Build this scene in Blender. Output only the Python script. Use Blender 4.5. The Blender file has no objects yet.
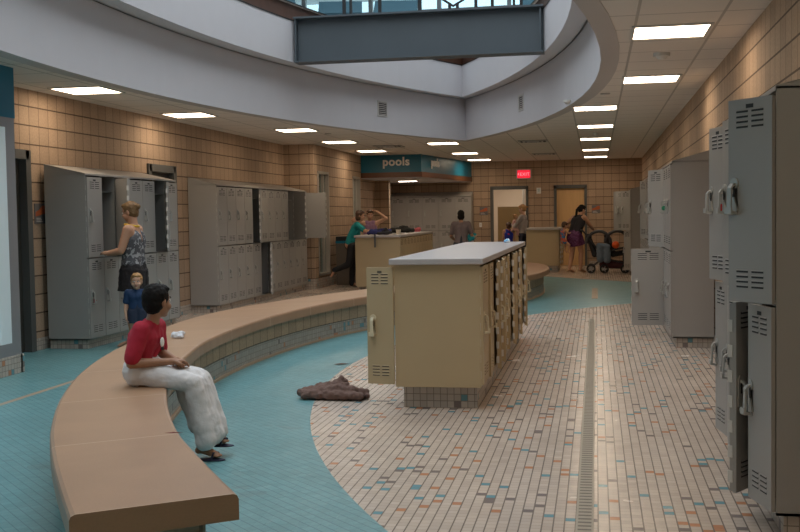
import bpy, bmesh, math, random
from mathutils import Vector, Matrix
random.seed(7)
S = bpy.context.scene
COL = S.collection
PI = math.pi
R = math.radians

# ------------------------------------------------------------------ materials
def nmat(name):
    m = bpy.data.materials.new(name); m.use_nodes = True
    nt = m.node_tree; b = nt.nodes['Principled BSDF']
    return m, nt, b
def plain(name, col, rough=.5, metal=0, noise=0, nscale=8, bump=0, spec=.5, emit=None, estr=0):
    m, nt, b = nmat(name)
    b.inputs['Base Color'].default_value = (*col, 1)
    b.inputs['Roughness'].default_value = rough
    b.inputs['Metallic'].default_value = metal
    b.inputs['Specular IOR Level'].default_value = spec
    if emit:
        b.inputs['Emission Color'].default_value = (*emit, 1); b.inputs['Emission Strength'].default_value = estr
    if noise or bump:
        tc = nt.nodes.new('ShaderNodeTexCoord'); n = nt.nodes.new('ShaderNodeTexNoise')
        n.inputs['Scale'].default_value = nscale; n.inputs['Detail'].default_value = 4
        nt.links.new(tc.outputs['Object'], n.inputs['Vector'])
        if noise:
            mr = nt.nodes.new('ShaderNodeMapRange'); mr.inputs['To Min'].default_value = 1-noise; mr.inputs['To Max'].default_value = 1+noise
            nt.links.new(n.outputs['Fac'], mr.inputs['Value'])
            vm = nt.nodes.new('ShaderNodeVectorMath'); vm.operation = 'SCALE'; vm.inputs[0].default_value = col
            nt.links.new(mr.outputs['Result'], vm.inputs['Scale']); nt.links.new(vm.outputs[0], b.inputs['Base Color'])
        if bump:
            bp = nt.nodes.new('ShaderNodeBump'); bp.inputs['Strength'].default_value = bump; bp.inputs['Distance'].default_value = .01
            nt.links.new(n.outputs['Fac'], bp.inputs['Height']); nt.links.new(bp.outputs[0], b.inputs['Normal'])
    return m
class N:                                    # tiny node-graph helper
    def __init__(s, nt): s.nt = nt
    def m(s, op, a, b=None, c=None):
        n = s.nt.nodes.new('ShaderNodeMath'); n.operation = op
        for i, v in enumerate((a, b, c)):
            if v is None: continue
            if isinstance(v, (int, float)): n.inputs[i].default_value = v
            else: s.nt.links.new(v, n.inputs[i])
        return n.outputs[0]
    def mix(s, f, a, b):
        n = s.nt.nodes.new('ShaderNodeMix'); n.data_type = 'RGBA'
        for k, v in ((0, f), (6, a), (7, b)):
            if isinstance(v, tuple): n.inputs[k].default_value = (*v, 1)
            elif isinstance(v, (int, float)): n.inputs[k].default_value = v
            else: s.nt.links.new(v, n.inputs[k])
        return n.outputs[2]
    def uv(s):
        t = s.nt.nodes.new('ShaderNodeTexCoord'); x = s.nt.nodes.new('ShaderNodeSeparateXYZ')
        s.nt.links.new(t.outputs['UV'], x.inputs[0]); return x.outputs[0], x.outputs[1], t.outputs['UV']
    def comb(s, x, y, z=0):
        n = s.nt.nodes.new('ShaderNodeCombineXYZ')
        for i, v in enumerate((x, y, z)):
            if isinstance(v, (int, float)): n.inputs[i].default_value = v
            else: s.nt.links.new(v, n.inputs[i])
        return n.outputs[0]
    def white(s, v):
        n = s.nt.nodes.new('ShaderNodeTexWhiteNoise'); n.noise_dimensions = '3D'; s.nt.links.new(v, n.inputs['Vector']); return n.outputs['Value']
    def noise(s, v, sc, det=3):
        n = s.nt.nodes.new('ShaderNodeTexNoise'); n.inputs['Scale'].default_value = sc; n.inputs['Detail'].default_value = det
        s.nt.links.new(v, n.inputs['Vector']); return n.outputs['Fac']
    def bump(s, h, b, st=.5, d=.01):
        n = s.nt.nodes.new('ShaderNodeBump'); n.inputs['Strength'].default_value = st; n.inputs['Distance'].default_value = d
        s.nt.links.new(h, n.inputs['Height']); s.nt.links.new(n.outputs[0], b.inputs['Normal'])
def line(g, c, size, w):                    # 1 on the joint lines of a grid
    f = g.m('FRACT', g.m('DIVIDE', c, size))
    return g.m('GREATER_THAN', g.m('ABSOLUTE', g.m('SUBTRACT', f, .5)), .5 - w / size / 2)
def block_mat(name, c1=(.46, .325, .222), joint=(.12, .075, .048), size=.2032, wv=.011, wh=.015, uo=0., size_v=None):
    m, nt, b = nmat(name); g = N(nt); u, v, uvv = g.uv()
    u = g.m('ADD', u, uo); sv = size_v or size
    lu = line(g, u, size, wv); lv = line(g, v, sv, wh)
    cell = g.white(g.comb(g.m('FLOOR', g.m('DIVIDE', u, size)), g.m('FLOOR', g.m('DIVIDE', v, sv)), 3.3))
    nz = g.noise(uvv, 45, 5)
    fac = g.m('MULTIPLY', g.m('ADD', .86, g.m('MULTIPLY', cell, .16)), g.m('ADD', .72, g.m('MULTIPLY', nz, .56)))
    vm = nt.nodes.new('ShaderNodeVectorMath'); vm.operation = 'SCALE'; vm.inputs[0].default_value = c1; nt.links.new(fac, vm.inputs['Scale'])
    ln = g.m('MAXIMUM', g.m('MULTIPLY', lu, .75), lv)
    nt.links.new(g.mix(ln, vm.outputs[0], joint), b.inputs['Base Color'])
    b.inputs['Roughness'].default_value = .8
    g.bump(g.m('SUBTRACT', g.m('MULTIPLY', nz, .5), ln), b, .6, .006)
    return m
ORG, TEA, GRY = (.50, .22, .11), (.12, .29, .34), (.20, .16, .15)
def tile_mix(g, base, cell, p=.03):
    c = base
    for k, cc in enumerate((ORG, TEA, GRY)):
        lo, hi = k * p, (k + 1) * p
        f = g.m('MULTIPLY', g.m('GREATER_THAN', cell, lo), g.m('LESS_THAN', cell, hi))
        c = g.mix(f, c, cc)
    return c
def tile_mat(name, base=(.50, .44, .38), size=.05, sizev=.05, p=.02, grout=(.22, .185, .155)):
    m, nt, b = nmat(name); g = N(nt); u, v, uvv = g.uv()
    ln = g.m('MAXIMUM', line(g, u, size, .005), line(g, v, sizev, .005))
    cell = g.white(g.comb(g.m('FLOOR', g.m('DIVIDE', u, size)), g.m('FLOOR', g.m('DIVIDE', v, sizev)), 1.7))
    vary = g.m('ADD', .88, g.m('MULTIPLY', g.m('FRACT', g.m('MULTIPLY', cell, 37)), .2))
    vm = nt.nodes.new('ShaderNodeVectorMath'); vm.operation = 'SCALE'; vm.inputs[0].default_value = base; nt.links.new(vary, vm.inputs['Scale'])
    nt.links.new(g.mix(ln, tile_mix(g, vm.outputs[0], cell, p), grout), b.inputs['Base Color'])
    b.inputs['Roughness'].default_value = .4
    g.bump(g.m('SUBTRACT', 1, ln), b, .3, .003)
    return m
def floor_mat():
    m, nt, b = nmat('mosaic_floor'); g = N(nt); x, y, uvv = g.uv()
    T = .05
    # white field inside a big circle
    dx = g.m('SUBTRACT', x, 7.80); dy = g.m('SUBTRACT', y, 9.66)
    d = g.m('SQRT', g.m('ADD', g.m('MULTIPLY', dx, dx), g.m('MULTIPLY', dy, dy)))
    inw = g.m('LESS_THAN', d, 10.1)
    far = g.m('GREATER_THAN', g.m('SUBTRACT', y, g.m('MULTIPLY', g.m('SUBTRACT', .7, x), 1.15)), 21.8)
    leftfar = g.m('MULTIPLY', g.m('LESS_THAN', x, -3.0), g.m('GREATER_THAN', g.m('ADD', y, g.m('MULTIPLY', x, -.25)), 14.3))
    stripe = g.m('MULTIPLY', g.m('LESS_THAN', g.m('ABSOLUTE', g.m('ADD', x, 4.52)), .028), g.m('LESS_THAN', y, 8.9))
    white = g.m('MAXIMUM', g.m('MAXIMUM', inw, far), leftfar)
    # white tiles: long columns along y with random staggered joints
    ci = g.m('FLOOR', g.m('DIVIDE', x, T)); off = g.white(g.comb(ci, 0, .5))
    ys = g.m('ADD', y, g.m('MULTIPLY', off, T))
    ri = g.m('FLOOR', g.m('DIVIDE', ys, T)); cell = g.white(g.comb(ci, ri, 1.7))
    lx = line(g, x, T, .0065); ly = line(g, ys, T, .004)
    vary = g.m('ADD', .9, g.m('MULTIPLY', g.m('FRACT', g.m('MULTIPLY', cell, 37)), .14))
    stain = g.noise(uvv, 1.3, 5)
    vary = g.m('MULTIPLY', vary, g.m('ADD', .8, g.m('MULTIPLY', stain, .4)))
    vm = nt.nodes.new('ShaderNodeVectorMath'); vm.operation = 'SCALE'; vm.inputs[0].default_value = (.59, .485, .405); nt.links.new(vary, vm.inputs['Scale'])
    wc = tile_mix(g, vm.outputs[0], cell, .024)
    lw = g.m('MAXIMUM', lx, g.m('MULTIPLY', ly, .45))
    wc = g.mix(lw, wc, (.2, .16, .135))
    # teal tiles: small squares laid on the diagonal
    a = g.m('MULTIPLY', g.m('ADD', x, y), .7071); c = g.m('MULTIPLY', g.m('SUBTRACT', x, y), .7071)
    T2 = .052
    c2 = g.white(g.comb(g.m('FLOOR', g.m('DIVIDE', a, T2)), g.m('FLOOR', g.m('DIVIDE', c, T2)), 9.1))
    lt = g.m('MAXIMUM', line(g, a, T2, .005), g.m('MULTIPLY', line(g, c, T2, .004), .4))
    v2 = g.m('MULTIPLY', g.m('ADD', .9, g.m('MULTIPLY', c2, .16)), g.m('ADD', .82, g.m('MULTIPLY', stain, .36)))
    vm2 = nt.nodes.new('ShaderNodeVectorMath'); vm2.operation = 'SCALE'; vm2.inputs[0].default_value = (.135, .30, .315); nt.links.new(v2, vm2.inputs['Scale'])
    # dirty scuffs on the teal
    sc = g.m('MULTIPLY', g.m('GREATER_THAN', g.noise(g.comb(g.m('MULTIPLY', x, .8), y), 2.6, 8), .66), .5)
    tc = g.mix(sc, vm2.outputs[0], (.12, .2, .2))
    tc = g.mix(lt, tc, (.06, .16, .18))
    tc = g.mix(stripe, tc, (.42, .3, .2))
    nt.links.new(g.mix(white, tc, wc), b.inputs['Base Color'])
    b.inputs['Specular IOR Level'].default_value = .45
    rr = g.m('ADD', g.m('SUBTRACT', .28, g.m('MULTIPLY', white, .12)), g.m('MULTIPLY', g.noise(uvv, 3, 4), .16))
    nt.links.new(rr, b.inputs['Roughness'])
    wob = g.white(g.comb(ci, ri, 8.8))
    h = g.m('ADD', g.m('MULTIPLY', g.noise(uvv, 30, 2), .9), g.m('MULTIPLY', g.m('SUBTRACT', 1, g.m('MAXIMUM', lx, ly)), .5))
    wob2 = g.white(g.comb(ri, ci, 4.4))
    fx = g.m('FRACT', g.m('DIVIDE', x, T)); fy = g.m('FRACT', g.m('DIVIDE', ys, T))
    tilt = g.m('ADD', g.m('MULTIPLY', g.m('SUBTRACT', wob, .5), fx), g.m('MULTIPLY', g.m('SUBTRACT', wob2, .5), fy))
    g.bump(g.m('ADD', g.m('MULTIPLY', h, .22), g.m('MULTIPLY', tilt, .5)), b, 1, .004)
    return m
def ceiling_mat():
    m, nt, b = nmat('ceiling_tiles'); g = N(nt); x, y, uvv = g.uv()
    y = g.m('ADD', y, g.m('MULTIPLY', g.m('LESS_THAN', x, -2.5), .305))
    xx = g.m('ADD', x, .305); yy = g.m('SUBTRACT', y, 8.545)
    ln = g.m('MAXIMUM', line(g, xx, .61, .022), line(g, yy, .61, .022))
    sp = g.noise(uvv, 90, 2)
    col = g.mix(ln, (.76, .70, .63), (.48, .44, .39))
    b.inputs['Roughness'].default_value = .9
    nt.links.new(col, b.inputs['Base Color'])
    g.bump(g.m('SUBTRACT', sp, ln), b, .4, .004)
    return m
def slab_mat():
    m, nt, b = nmat('tan_precast_slab'); g = N(nt); u, v, uvv = g.uv()
    ln = line(g, u, 1.15, .012)
    n1 = g.noise(uvv, 2.2, 5); n2 = g.noise(uvv, 120, 2)
    f = g.m('MULTIPLY', g.m('ADD', .78, g.m('MULTIPLY', n1, .4)), g.m('ADD', .9, g.m('MULTIPLY', n2, .2)))
    vm = nt.nodes.new('ShaderNodeVectorMath'); vm.operation = 'SCALE'; vm.inputs[0].default_value = (.37, .215, .125); nt.links.new(f, vm.inputs['Scale'])
    nt.links.new(g.mix(ln, vm.outputs[0], (.48, .32, .22)), b.inputs['Base Color'])
    b.inputs['Roughness'].default_value = .42
    g.bump(g.m('SUBTRACT', 1, ln), b, .3, .004)
    return m
def wood_mat():
    m, nt, b = nmat('maple_veneer'); g = N(nt); u, v, uvv = g.uv()
    n = g.noise(g.comb(g.m('MULTIPLY', u, 14), g.m('MULTIPLY', v, .8)), 1.5, 4)
    nt.links.new(g.mix(n, (.78, .50, .23), (.62, .37, .16)), b.inputs['Base Color']); b.inputs['Roughness'].default_value = .45
    return m
M = {}
M['block'] = block_mat('split_face_block')
M['benchblock'] = block_mat('bench_block', c1=(.50, .37, .26), joint=(.12, .09, .07), size=.2, size_v=.5)
M['tile'] = tile_mat('base_tile')
M['floor'] = floor_mat(); M['ceil'] = ceiling_mat(); M['slab'] = slab_mat(); M['wood'] = wood_mat()
M['white'] = plain('painted_drywall', (.62, .60, .62), .75, noise=.03, nscale=3)
M['rim'] = plain('painted_rim', (.50, .46, .43), .8)
M['steelpaint'] = plain('painted_beam', (.075, .092, .105), .45, noise=.12, nscale=2)
M['brown'] = plain('brown_fascia', (.10, .045, .028), .5, noise=.3, nscale=9)
M['orangewood'] = plain('amber_wood_band', (.13, .05, .02), .4, noise=.2, nscale=6)
M['teal'] = plain('teal_panel', (.006, .155, .255), .4)
M['black'] = plain('black_matte', (.012, .012, .013), .6)
M['dark'] = plain('dark_interior', (.05, .048, .045), .8)
M['frame'] = plain('grey_door_frame', (.10, .10, .095), .5)
M['alum'] = plain('anodised_aluminium', (.30, .30, .31), .4, metal=.3)
M['lgrey'] = plain('grey_enamel', (.34, .325, .305), .36, noise=.03, nscale=4, spec=.45)
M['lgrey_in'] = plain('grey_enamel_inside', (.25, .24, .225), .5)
M['lbeige'] = plain('beige_enamel', (.46, .345, .20), .42, noise=.03, nscale=4, spec=.4)
M['lbeige_lt'] = plain('light_beige_enamel', (.50, .43, .29), .42, spec=.4)
M['slot'] = plain('vent_slot', (.03, .03, .032), .7)
M['bslot'] = plain('beige_vent_slot', (.10, .08, .055), .7)
M['chrome'] = plain('satin_nickel', (.42, .42, .40), .42, metal=.3)
M['bhandle'] = plain('cream_handle', (.62, .53, .36), .4)
M['galv'] = plain('pale_strike_plate', (.62, .60, .56), .5)
M['counter'] = plain('pale_grey_counter', (.46, .42, .41), .3, noise=.05, nscale=25)
M['drain'] = plain('drain_grating', (.34, .29, .22), .45, metal=.2)
M['light'] = plain('light_diffuser', (.9, .9, .9), .5, emit=(1.0, .80, .58), estr=19)
M['lightdim'] = plain('light_diffuser_soffit', (.9, .9, .9), .5, emit=(1.0, .86, .70), estr=26)
M['trim'] = plain('light_trim', (.6, .58, .55), .5)
def glass_mat():
    m, nt, b = nmat('window_glass')
    out = nt.nodes['Material Output']; nt.nodes.remove(b)
    t = nt.nodes.new('ShaderNodeBsdfTransparent'); t.inputs[0].default_value = (.82, .92, .94, 1)
    gl = nt.nodes.new('ShaderNodeBsdfGlossy'); gl.inputs['Roughness'].default_value = .03
    mx = nt.nodes.new('ShaderNodeMixShader'); mx.inputs[0].default_value = .07
    nt.links.new(t.outputs[0], mx.inputs[1]); nt.links.new(gl.outputs[0], mx.inputs[2]); nt.links.new(mx.outputs[0], out.inputs[0])
    return m
M['glass'] = glass_mat()

# ------------------------------------------------------------------ mesh builder
class MB:
    def __init__(s): s.v = []; s.f = []; s.mi = []; s.uv = []; s.sm = []; s.M = Matrix.Identity(4)
    def add(s, vs, fs, mi=0, uvs=None, smooth=False):
        o = len(s.v); s.v += [s.M @ Vector(p) for p in vs]
        for k, f in enumerate(fs):
            s.f.append([i + o for i in f]); s.mi.append(mi); s.uv.append(uvs[k] if uvs else None); s.sm.append(smooth)
        return s
    def box(s, x0, x1, y0, y1, z0, z1, mi=0):
        vs = [(x, y, z) for x in (x0, x1) for y in (y0, y1) for z in (z0, z1)]
        return s.add(vs, [(0, 1, 3, 2), (4, 6, 7, 5), (0, 4, 5, 1), (2, 3, 7, 6), (0, 2, 6, 4), (1, 5, 7, 3)], mi)
    def quad(s, a, b, c, d, mi=0, uv=None): return s.add([a, b, c, d], [(0, 1, 2, 3)], mi, [uv] if uv else None)
    def prism(s, poly, z0, z1, mi=0, axis='z'):
        n = len(poly)
        def P(p, h): return {'z': (p[0], p[1], h), 'y': (p[0], h, p[1]), 'x': (h, p[0], p[1])}[axis]
        vs = [P(p, z0) for p in poly] + [P(p, z1) for p in poly]
        return s.add(vs, [tuple(range(n))[::-1], tuple(range(n, 2 * n))] + [(i, (i + 1) % n, n + (i + 1) % n, n + i) for i in range(n)], mi)
    def cone(s, p1, p2, r1, r2, n=12, mi=0, caps=True):
        p1, p2 = Vector(p1), Vector(p2); d = (p2 - p1).normalized()
        a = d.orthogonal().normalized(); b = d.cross(a)
        vs = []
        for p, r in ((p1, r1), (p2, r2)):
            for i in range(n):
                t = 2 * PI * i / n; vs.append(p + (a * math.cos(t) + b * math.sin(t)) * r)
        s.add(vs, [(i, (i + 1) % n, n + (i + 1) % n, n + i) for i in range(n)], mi, smooth=True)
        if caps: s.add(vs, [tuple(range(n))[::-1], tuple(range(n, 2 * n))], mi)
        return s
    def tube(s, pts, r, n=8, mi=0):
        pts = [Vector(p) for p in pts]; rings = []
        prev = None
        for i, p in enumerate(pts):
            d = (pts[min(i + 1, len(pts) - 1)] - pts[max(i - 1, 0)]).normalized()
            a = d.orthogonal().normalized() if prev is None else (prev - d * prev.dot(d)).normalized()
            prev = a; b = d.cross(a); rr = r[i] if isinstance(r, (list, tuple)) else r
            rings.append([p + (a * math.cos(2 * PI * k / n) + b * math.sin(2 * PI * k / n)) * rr for k in range(n)])
        vs = [q for ring in rings for q in ring]
        fs = [(i * n + k, i * n + (k + 1) % n, (i + 1) * n + (k + 1) % n, (i + 1) * n + k) for i in range(len(pts) - 1) for k in range(n)]
        s.add(vs, fs, mi, smooth=True); s.add(vs, [tuple(range(n))[::-1], tuple(range(len(vs) - n, len(vs)))], mi)
        return s
    def ell(s, c, rad, n=12, m=8, mi=0, rot=None):
        c = Vector(c); vs = []
        if isinstance(rad, (int, float)): rad = (rad,) * 3
        for j in range(1, m):
            ph = PI * j / m
            for i in range(n):
                t = 2 * PI * i / n
                q = Vector((math.sin(ph) * math.cos(t) * rad[0], math.sin(ph) * math.sin(t) * rad[1], math.cos(ph) * rad[2]))
                vs.append(c + (rot @ q if rot else q))
        t_, b_ = Vector((0, 0, rad[2])), Vector((0, 0, -rad[2]))
        vs += [c + (rot @ t_ if rot else t_), c + (rot @ b_ if rot else b_)]
        L = len(vs)
        fs = [(j * n + i, (j + 1) * n + i, (j + 1) * n + (i + 1) % n, j * n + (i + 1) % n) for j in range(m - 2) for i in range(n)]
        fs += [(L - 2, i, (i + 1) % n) for i in range(n)] + [(L - 1, (m - 2) * n + (i + 1) % n, (m - 2) * n + i) for i in range(n)]
        return s.add(vs, fs, mi, smooth=True)
    def rc(s, p1, r1, p2, r2, n=12):        # rounded cone
        s.ell(p1, r1, n, 8); s.ell(p2, r2, n, 8); s.cone(p1, p2, r1, r2, n); return s
    def mesh(s, name, mats, bevel=0):
        me = bpy.data.meshes.new(name); me.from_pydata([tuple(p) for p in s.v], [], s.f)
        for m in (mats if isinstance(mats, (list, tuple)) else [mats]): me.materials.append(m)
        uvl = me.uv_layers.new(name='UVMap')
        for k, p in enumerate(me.polygons):
            p.material_index = s.mi[k]; p.use_smooth = s.sm[k]
            if s.uv[k]:
                for q, li in enumerate(p.loop_indices): uvl.data[li].uv = s.uv[k][q]
            else:
                n = p.normal; ax = max(range(3), key=lambda i: abs(n[i]))
                for li in p.loop_indices:
                    c = me.vertices[me.loops[li].vertex_index].co
                    uvl.data[li].uv = (c.y, c.z) if ax == 0 else (c.x, c.z) if ax == 1 else (c.x, c.y)
        if bevel:
            bm = bmesh.new(); bm.from_mesh(me); bmesh.ops.remove_doubles(bm, verts=bm.verts, dist=1e-5)
            es = [e for e in bm.edges if len(e.link_faces) == 2 and e.calc_face_angle(0) > .6]
            bmesh.ops.bevel(bm, geom=es, offset=bevel, segments=2, affect='EDGES', profile=.6); bm.to_mesh(me); bm.free()
        return me
    def build(s, name, mats, parent=None, bevel=0, loc=None, rot=None):
        o = bpy.data.objects.new(name, s.mesh(name, mats, bevel)); COL.objects.link(o)
        if parent: o.parent = parent
        if loc is not None: o.location = loc
        if rot is not None: o.rotation_euler = rot
        return o
def inst(name, me, parent=None, loc=(0, 0, 0), rotz=0.):
    o = bpy.data.objects.new(name, me); COL.objects.link(o); o.parent = parent; o.location = loc; o.rotation_euler = (0, 0, rotz); return o
def tag(o, label, cat, group=None, kind=None):
    o['label'] = label; o['category'] = cat
    if group: o['group'] = group
    if kind: o['kind'] = kind
    return o
def thing(name, label, cat, loc=(0, 0, 0), rotz=0, group=None):
    o = bpy.data.objects.new(name, None); COL.objects.link(o); o.location = loc; o.rotation_euler = (0, 0, rotz); o.empty_display_size = .2
    return tag(o, label, cat, group)
def struct(o): o['kind'] = 'structure'; return o

# ------------------------------------------------------------------ camera
cam = bpy.data.cameras.new('camera'); co = bpy.data.objects.new('camera', cam); COL.objects.link(co)
cam.sensor_width = 36; cam.lens = 1060 / 800 * 36; cam.clip_start = .05; cam.clip_end = 300
yaw, pitch, roll = 0.18339285, 0.0470006, 0.016
fw = Vector((-math.sin(yaw) * math.cos(pitch), math.cos(yaw) * math.cos(pitch), -math.sin(pitch)))
r0 = Vector((math.cos(yaw), math.sin(yaw), 0)); u0 = r0.cross(fw)
rr = r0 * math.cos(roll) - u0 * math.sin(roll); uu = r0 * math.sin(roll) + u0 * math.cos(roll)
co.matrix_world = Matrix(((rr.x, uu.x, -fw.x, 0), (rr.y, uu.y, -fw.y, 0), (rr.z, uu.z, -fw.z, 1.40), (0, 0, 0, 1)))
S.camera = co
cam.dof.use_dof = False

# ------------------------------------------------------------------ shell
CH = 2.825; K = .983
XL, XR, YB, YF = -6.0, 1.19, 28.6, -3.0
# floor
struct(MB().quad((-9, -4, 0), (3, -4, 0), (3, 33, 0), (-9, 33, 0)).build('floor', M['floor']))
# lens shaped ceiling opening
def lens(cx, hw, y0, Rr, n=28):
    hl = math.sqrt(2 * Rr * hw - hw * hw); a = math.asin(hl / Rr); pts = []
    for i in range(n): t = -a + 2 * a * i / n; pts.append((cx + (Rr - hw) * -1 + Rr * math.cos(t), y0 + Rr * math.sin(t)))     # right side going up
    for i in range(n): t = a - 2 * a * i / n; pts.append((cx + (Rr - hw) - Rr * math.cos(t), y0 + Rr * math.sin(t)))          # left side coming down
    return pts
LX, LY = -2.475 * K, 10.3 * K
L1 = lens(LX, 2.53 * K, LY, 22.0 * K)
L0 = lens(LX, 2.70 * K, LY, 22.0 * K)
L2 = lens(LX, 2.27 * K, LY, 22.3 * K)
L3 = lens(LX, 2.31 * K, LY, 22.3 * K)
def holed(name, outer, inner, z, mat, zt=None):
    bm = bmesh.new(); es = []
    for loop in (outer, inner):
        vs = [bm.verts.new((p[0], p[1], z)) for p in loop]
        for i in range(len(vs)): es.append(bm.edges.new((vs[i], vs[(i + 1) % len(vs)])))
    bmesh.ops.triangle_fill(bm, edges=es, use_beauty=True)
    me = bpy.data.meshes.new(name); bm.to_mesh(me); bm.free(); me.materials.append(mat)
    uvl = me.uv_layers.new(name='UVMap')
    for p in me.polygons:
        for li in p.loop_indices: c = me.vertices[me.loops[li].vertex_index].co; uvl.data[li].uv = (c.x, c.y)
    o = bpy.data.objects.new(name, me); COL.objects.link(o); return struct(o)
holed('ceiling', [(-9, -4), (3, -4), (3, 33), (-9, 33)], L0, CH, M['ceil'])
def ringwall(name, loop, z0, z1, mat, loop2=None):
    b = MB(); n = len(loop); l2 = loop2 or loop; u = 0
    for i in range(n):
        a, c = loop[i], loop[(i + 1) % n]; a2, c2 = l2[i], l2[(i + 1) % n]
        L = math.dist(a, c)
        b.add([(a[0], a[1], z0), (c[0], c[1], z0), (c2[0], c2[1], z1), (a2[0], a2[1], z1)], [(0, 1, 2, 3)], 0, [[(u, z0), (u + L, z0), (u + L, z1), (u, z1)]])
        u += L
    return struct(b.build(name, mat))
ringwall('ceiling_well_rim', L0, CH - .004, CH - .004, M['rim'], L1)
ringwall('ceiling_well_rim_edge', L0, CH, CH - .004, M['rim'])
ringwall('ceiling_well_lower_face', L1, CH - .004, 3.6, M['white'])
ringwall('ceiling_well_ledge', L1, 3.6, 3.6, M['white'], L2)
ringwall('ceiling_well_painted_shadow', lens(LX, 2.50 * K, LY, 22.0 * K), 3.592, 3.598, M['frame'], L1)  # dark strip paints the shadow line along the ledge seam
ringwall('ceiling_well_upper_face', L2, 3.6, 4.18, M['white'])
ringwall('trim_1', L3, 4.18, 4.42, M['brown'])
ringwall('trim_2', lens(LX, 2.262 * K, LY, 22.3 * K), 4.175, 4.195, M['black'])
ringwall('trim_3', lens(LX, 2.262 * K, LY, 22.3 * K), 4.42, 4.44, M['black'])
holed('upper_floor', [(-11, -5), (5, -5), (5, 34), (-11, 34)], lens(LX, 2.262 * K, LY, 22.3 * K), 4.44, M['rim'])
# upper room: walls with tall windows, unseen roof opened for added daylight
UM = plain('upper_wall', (.55, .56, .58), .8)
b = MB()
for (x0, x1, y0, y1) in ((-11.2, -11, -5, 34), (5, 5.2, -5, 34), (-11.2, 5.2, -5.2, -5)): b.box(x0, x1, y0, y1, 4.44, 8.4)
b.box(-11.2, 5.2, 27, 27.2, 4.44, 4.9); b.box(-11.2, 5.2, 27, 27.2, 8.1, 8.4)
struct(b.build('wall_upper', UM))
b = MB(); b.box(-11.2, -6, -5.2, 34.2, 8.4, 8.6); b.box(1, 5.2, -5.2, 34.2, 8.4, 8.6); b.box(-6, 1, -5.2, -1, 8.4, 8.6); b.box(-6, 1, 22, 34.2, 8.4, 8.6)
struct(b.build('ceiling_upper', UM))
b = MB()
for i in range(10): x = -11 + 16 * i / 9; b.box(x - .05, x + .05, 26.95, 27.1, 4.9, 8.1)
for z in (4.93, 5.7, 6.62, 8.05): b.box(-11, 5, 26.97, 27.08, z - .035, z + .035)
wf = struct(b.build('window_1', M['alum'])); struct(MB().box(-11, 5, 27.02, 27.03, 4.9, 8.1).build('pane', M['glass'], wf))

def wall_x(name, x, y0, y1, holes, z1=CH, th=.2, side=-1, mat=None):   # wall whose face lies at x; side=-1: body extends to -x
    b = MB(); x2 = x + side * th; ys = y0
    def seg(a, c, z0, zz): b.box(min(x, x2), max(x, x2), a, c, z0, zz)
    for (h0, h1, hz0, hz1) in sorted(holes):
        seg(ys, h0, 0, z1)
        if hz0 > 0: seg(h0, h1, 0, hz0)
        seg(h0, h1, hz1, z1); ys = h1
    seg(ys, y1, 0, z1)
    return struct(b.build(name, mat or M['block']))
D1 = (9.55, 10.50, 0, 2.13); D2 = (13.62, 14.54, 0, 2.13)
wall_x('wall_left', XL, YF, 20.05, [D1, D2])
W1 = (20.32, 21.2, .24, 2.32); W2 = (23.4, 24.15, .24, 2.32)
wall_x('wall_left_projection', -5.4, 20.05, 25.9, [W1, W2])
b = MB(); b.box(-6.3, -5.6, 20.05, 20.25, 0, CH)
struct(b.build('wall_left_return', M['block']))
wall_x('wall_right', XR, YF, YB, [], side=1)
b = MB(); b.box(-6.3, -2.75, YB, YB + .2, 0, CH); b.box(-1.82, -1.07, YB, YB + .2, 0, CH); b.box(-.26, 1.41, YB, YB + .2, 0, CH)
b.box(-2.75, -1.82, YB, YB + .2, 2.1, CH); b.box(-1.07, -.26, YB, YB + .2, 2.1, CH)
struct(b.build('wall_back', M['block']))
b = MB(); b.box(-6.3, 1.41, YF - .2, YF, 0, CH); struct(b.build('wall_front', M['block']))
b = MB(); b.box(-5.6, -5.06, 25.9, 26.1, 0, CH); b.box(-5.65, -5.5, 26.1, 28.6, 0, CH); struct(b.build('wall_alcove', M['block']))
# tiled skirting (cove base)
b = MB()
for (y0, y1) in ((YF, D1[0]), (D1[1], D2[0]), (D2[1], 20.05)): b.box(XL, XL + .012, y0, y1, 0, .13)
struct(b.build('baseboard_left', M['tile']))
b = MB(); b.box(-5.4, -5.388, 20.05, 25.9, 0, .2); b.box(-6.0, -5.4, 20.038, 20.05, 0, .2); struct(b.build('baseboard_projection', M['tile']))
b = MB(); b.box(-3.2, -2.83, 28.588, 28.6, 0, .13); b.box(-1.74, -1.15, 28.588, 28.6, 0, .13); b.box(-.18, 1.2, 28.588, 28.6, 0, .13); struct(b.build('baseboard_back', M['tile']))
b = MB(); b.box(XR - .012, XR, YF, 28.6, 0, .13); struct(b.build('baseboard_right', M['tile']))
# left doors
def door_left(name, D):
    y0, y1, _, z1 = D; b = MB()
    b.box(-6.12, -5.97, y0 - .03, y0 + .07, 0, z1 + .04); b.box(-6.12, -5.97, y1 - .07, y1 + .03, 0, z1 + .04); b.box(-6.12, -5.97, y0, y1, z1 - .06, z1 + .04)
    f = struct(b.build(name, M['frame']))
    MB().box(-6.10, -6.055, y0 + .07, y1 - .07, .01, z1 - .06).build('door_leaf', plain('dark_door', (.05, .047, .04), .5), f)
    h = MB(); h.cone((-6.055, y0 + .13, 1.0), (-6.0, y0 + .13, 1.0), .012, .012); h.tube([(-6.0, y0 + .13, 1.0), (-6.0, y0 + .23, 1.0)], .01); h.build('door_handle', M['chrome'], f)
door_left('door_1', D1); door_left('door_2', D2)
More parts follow.
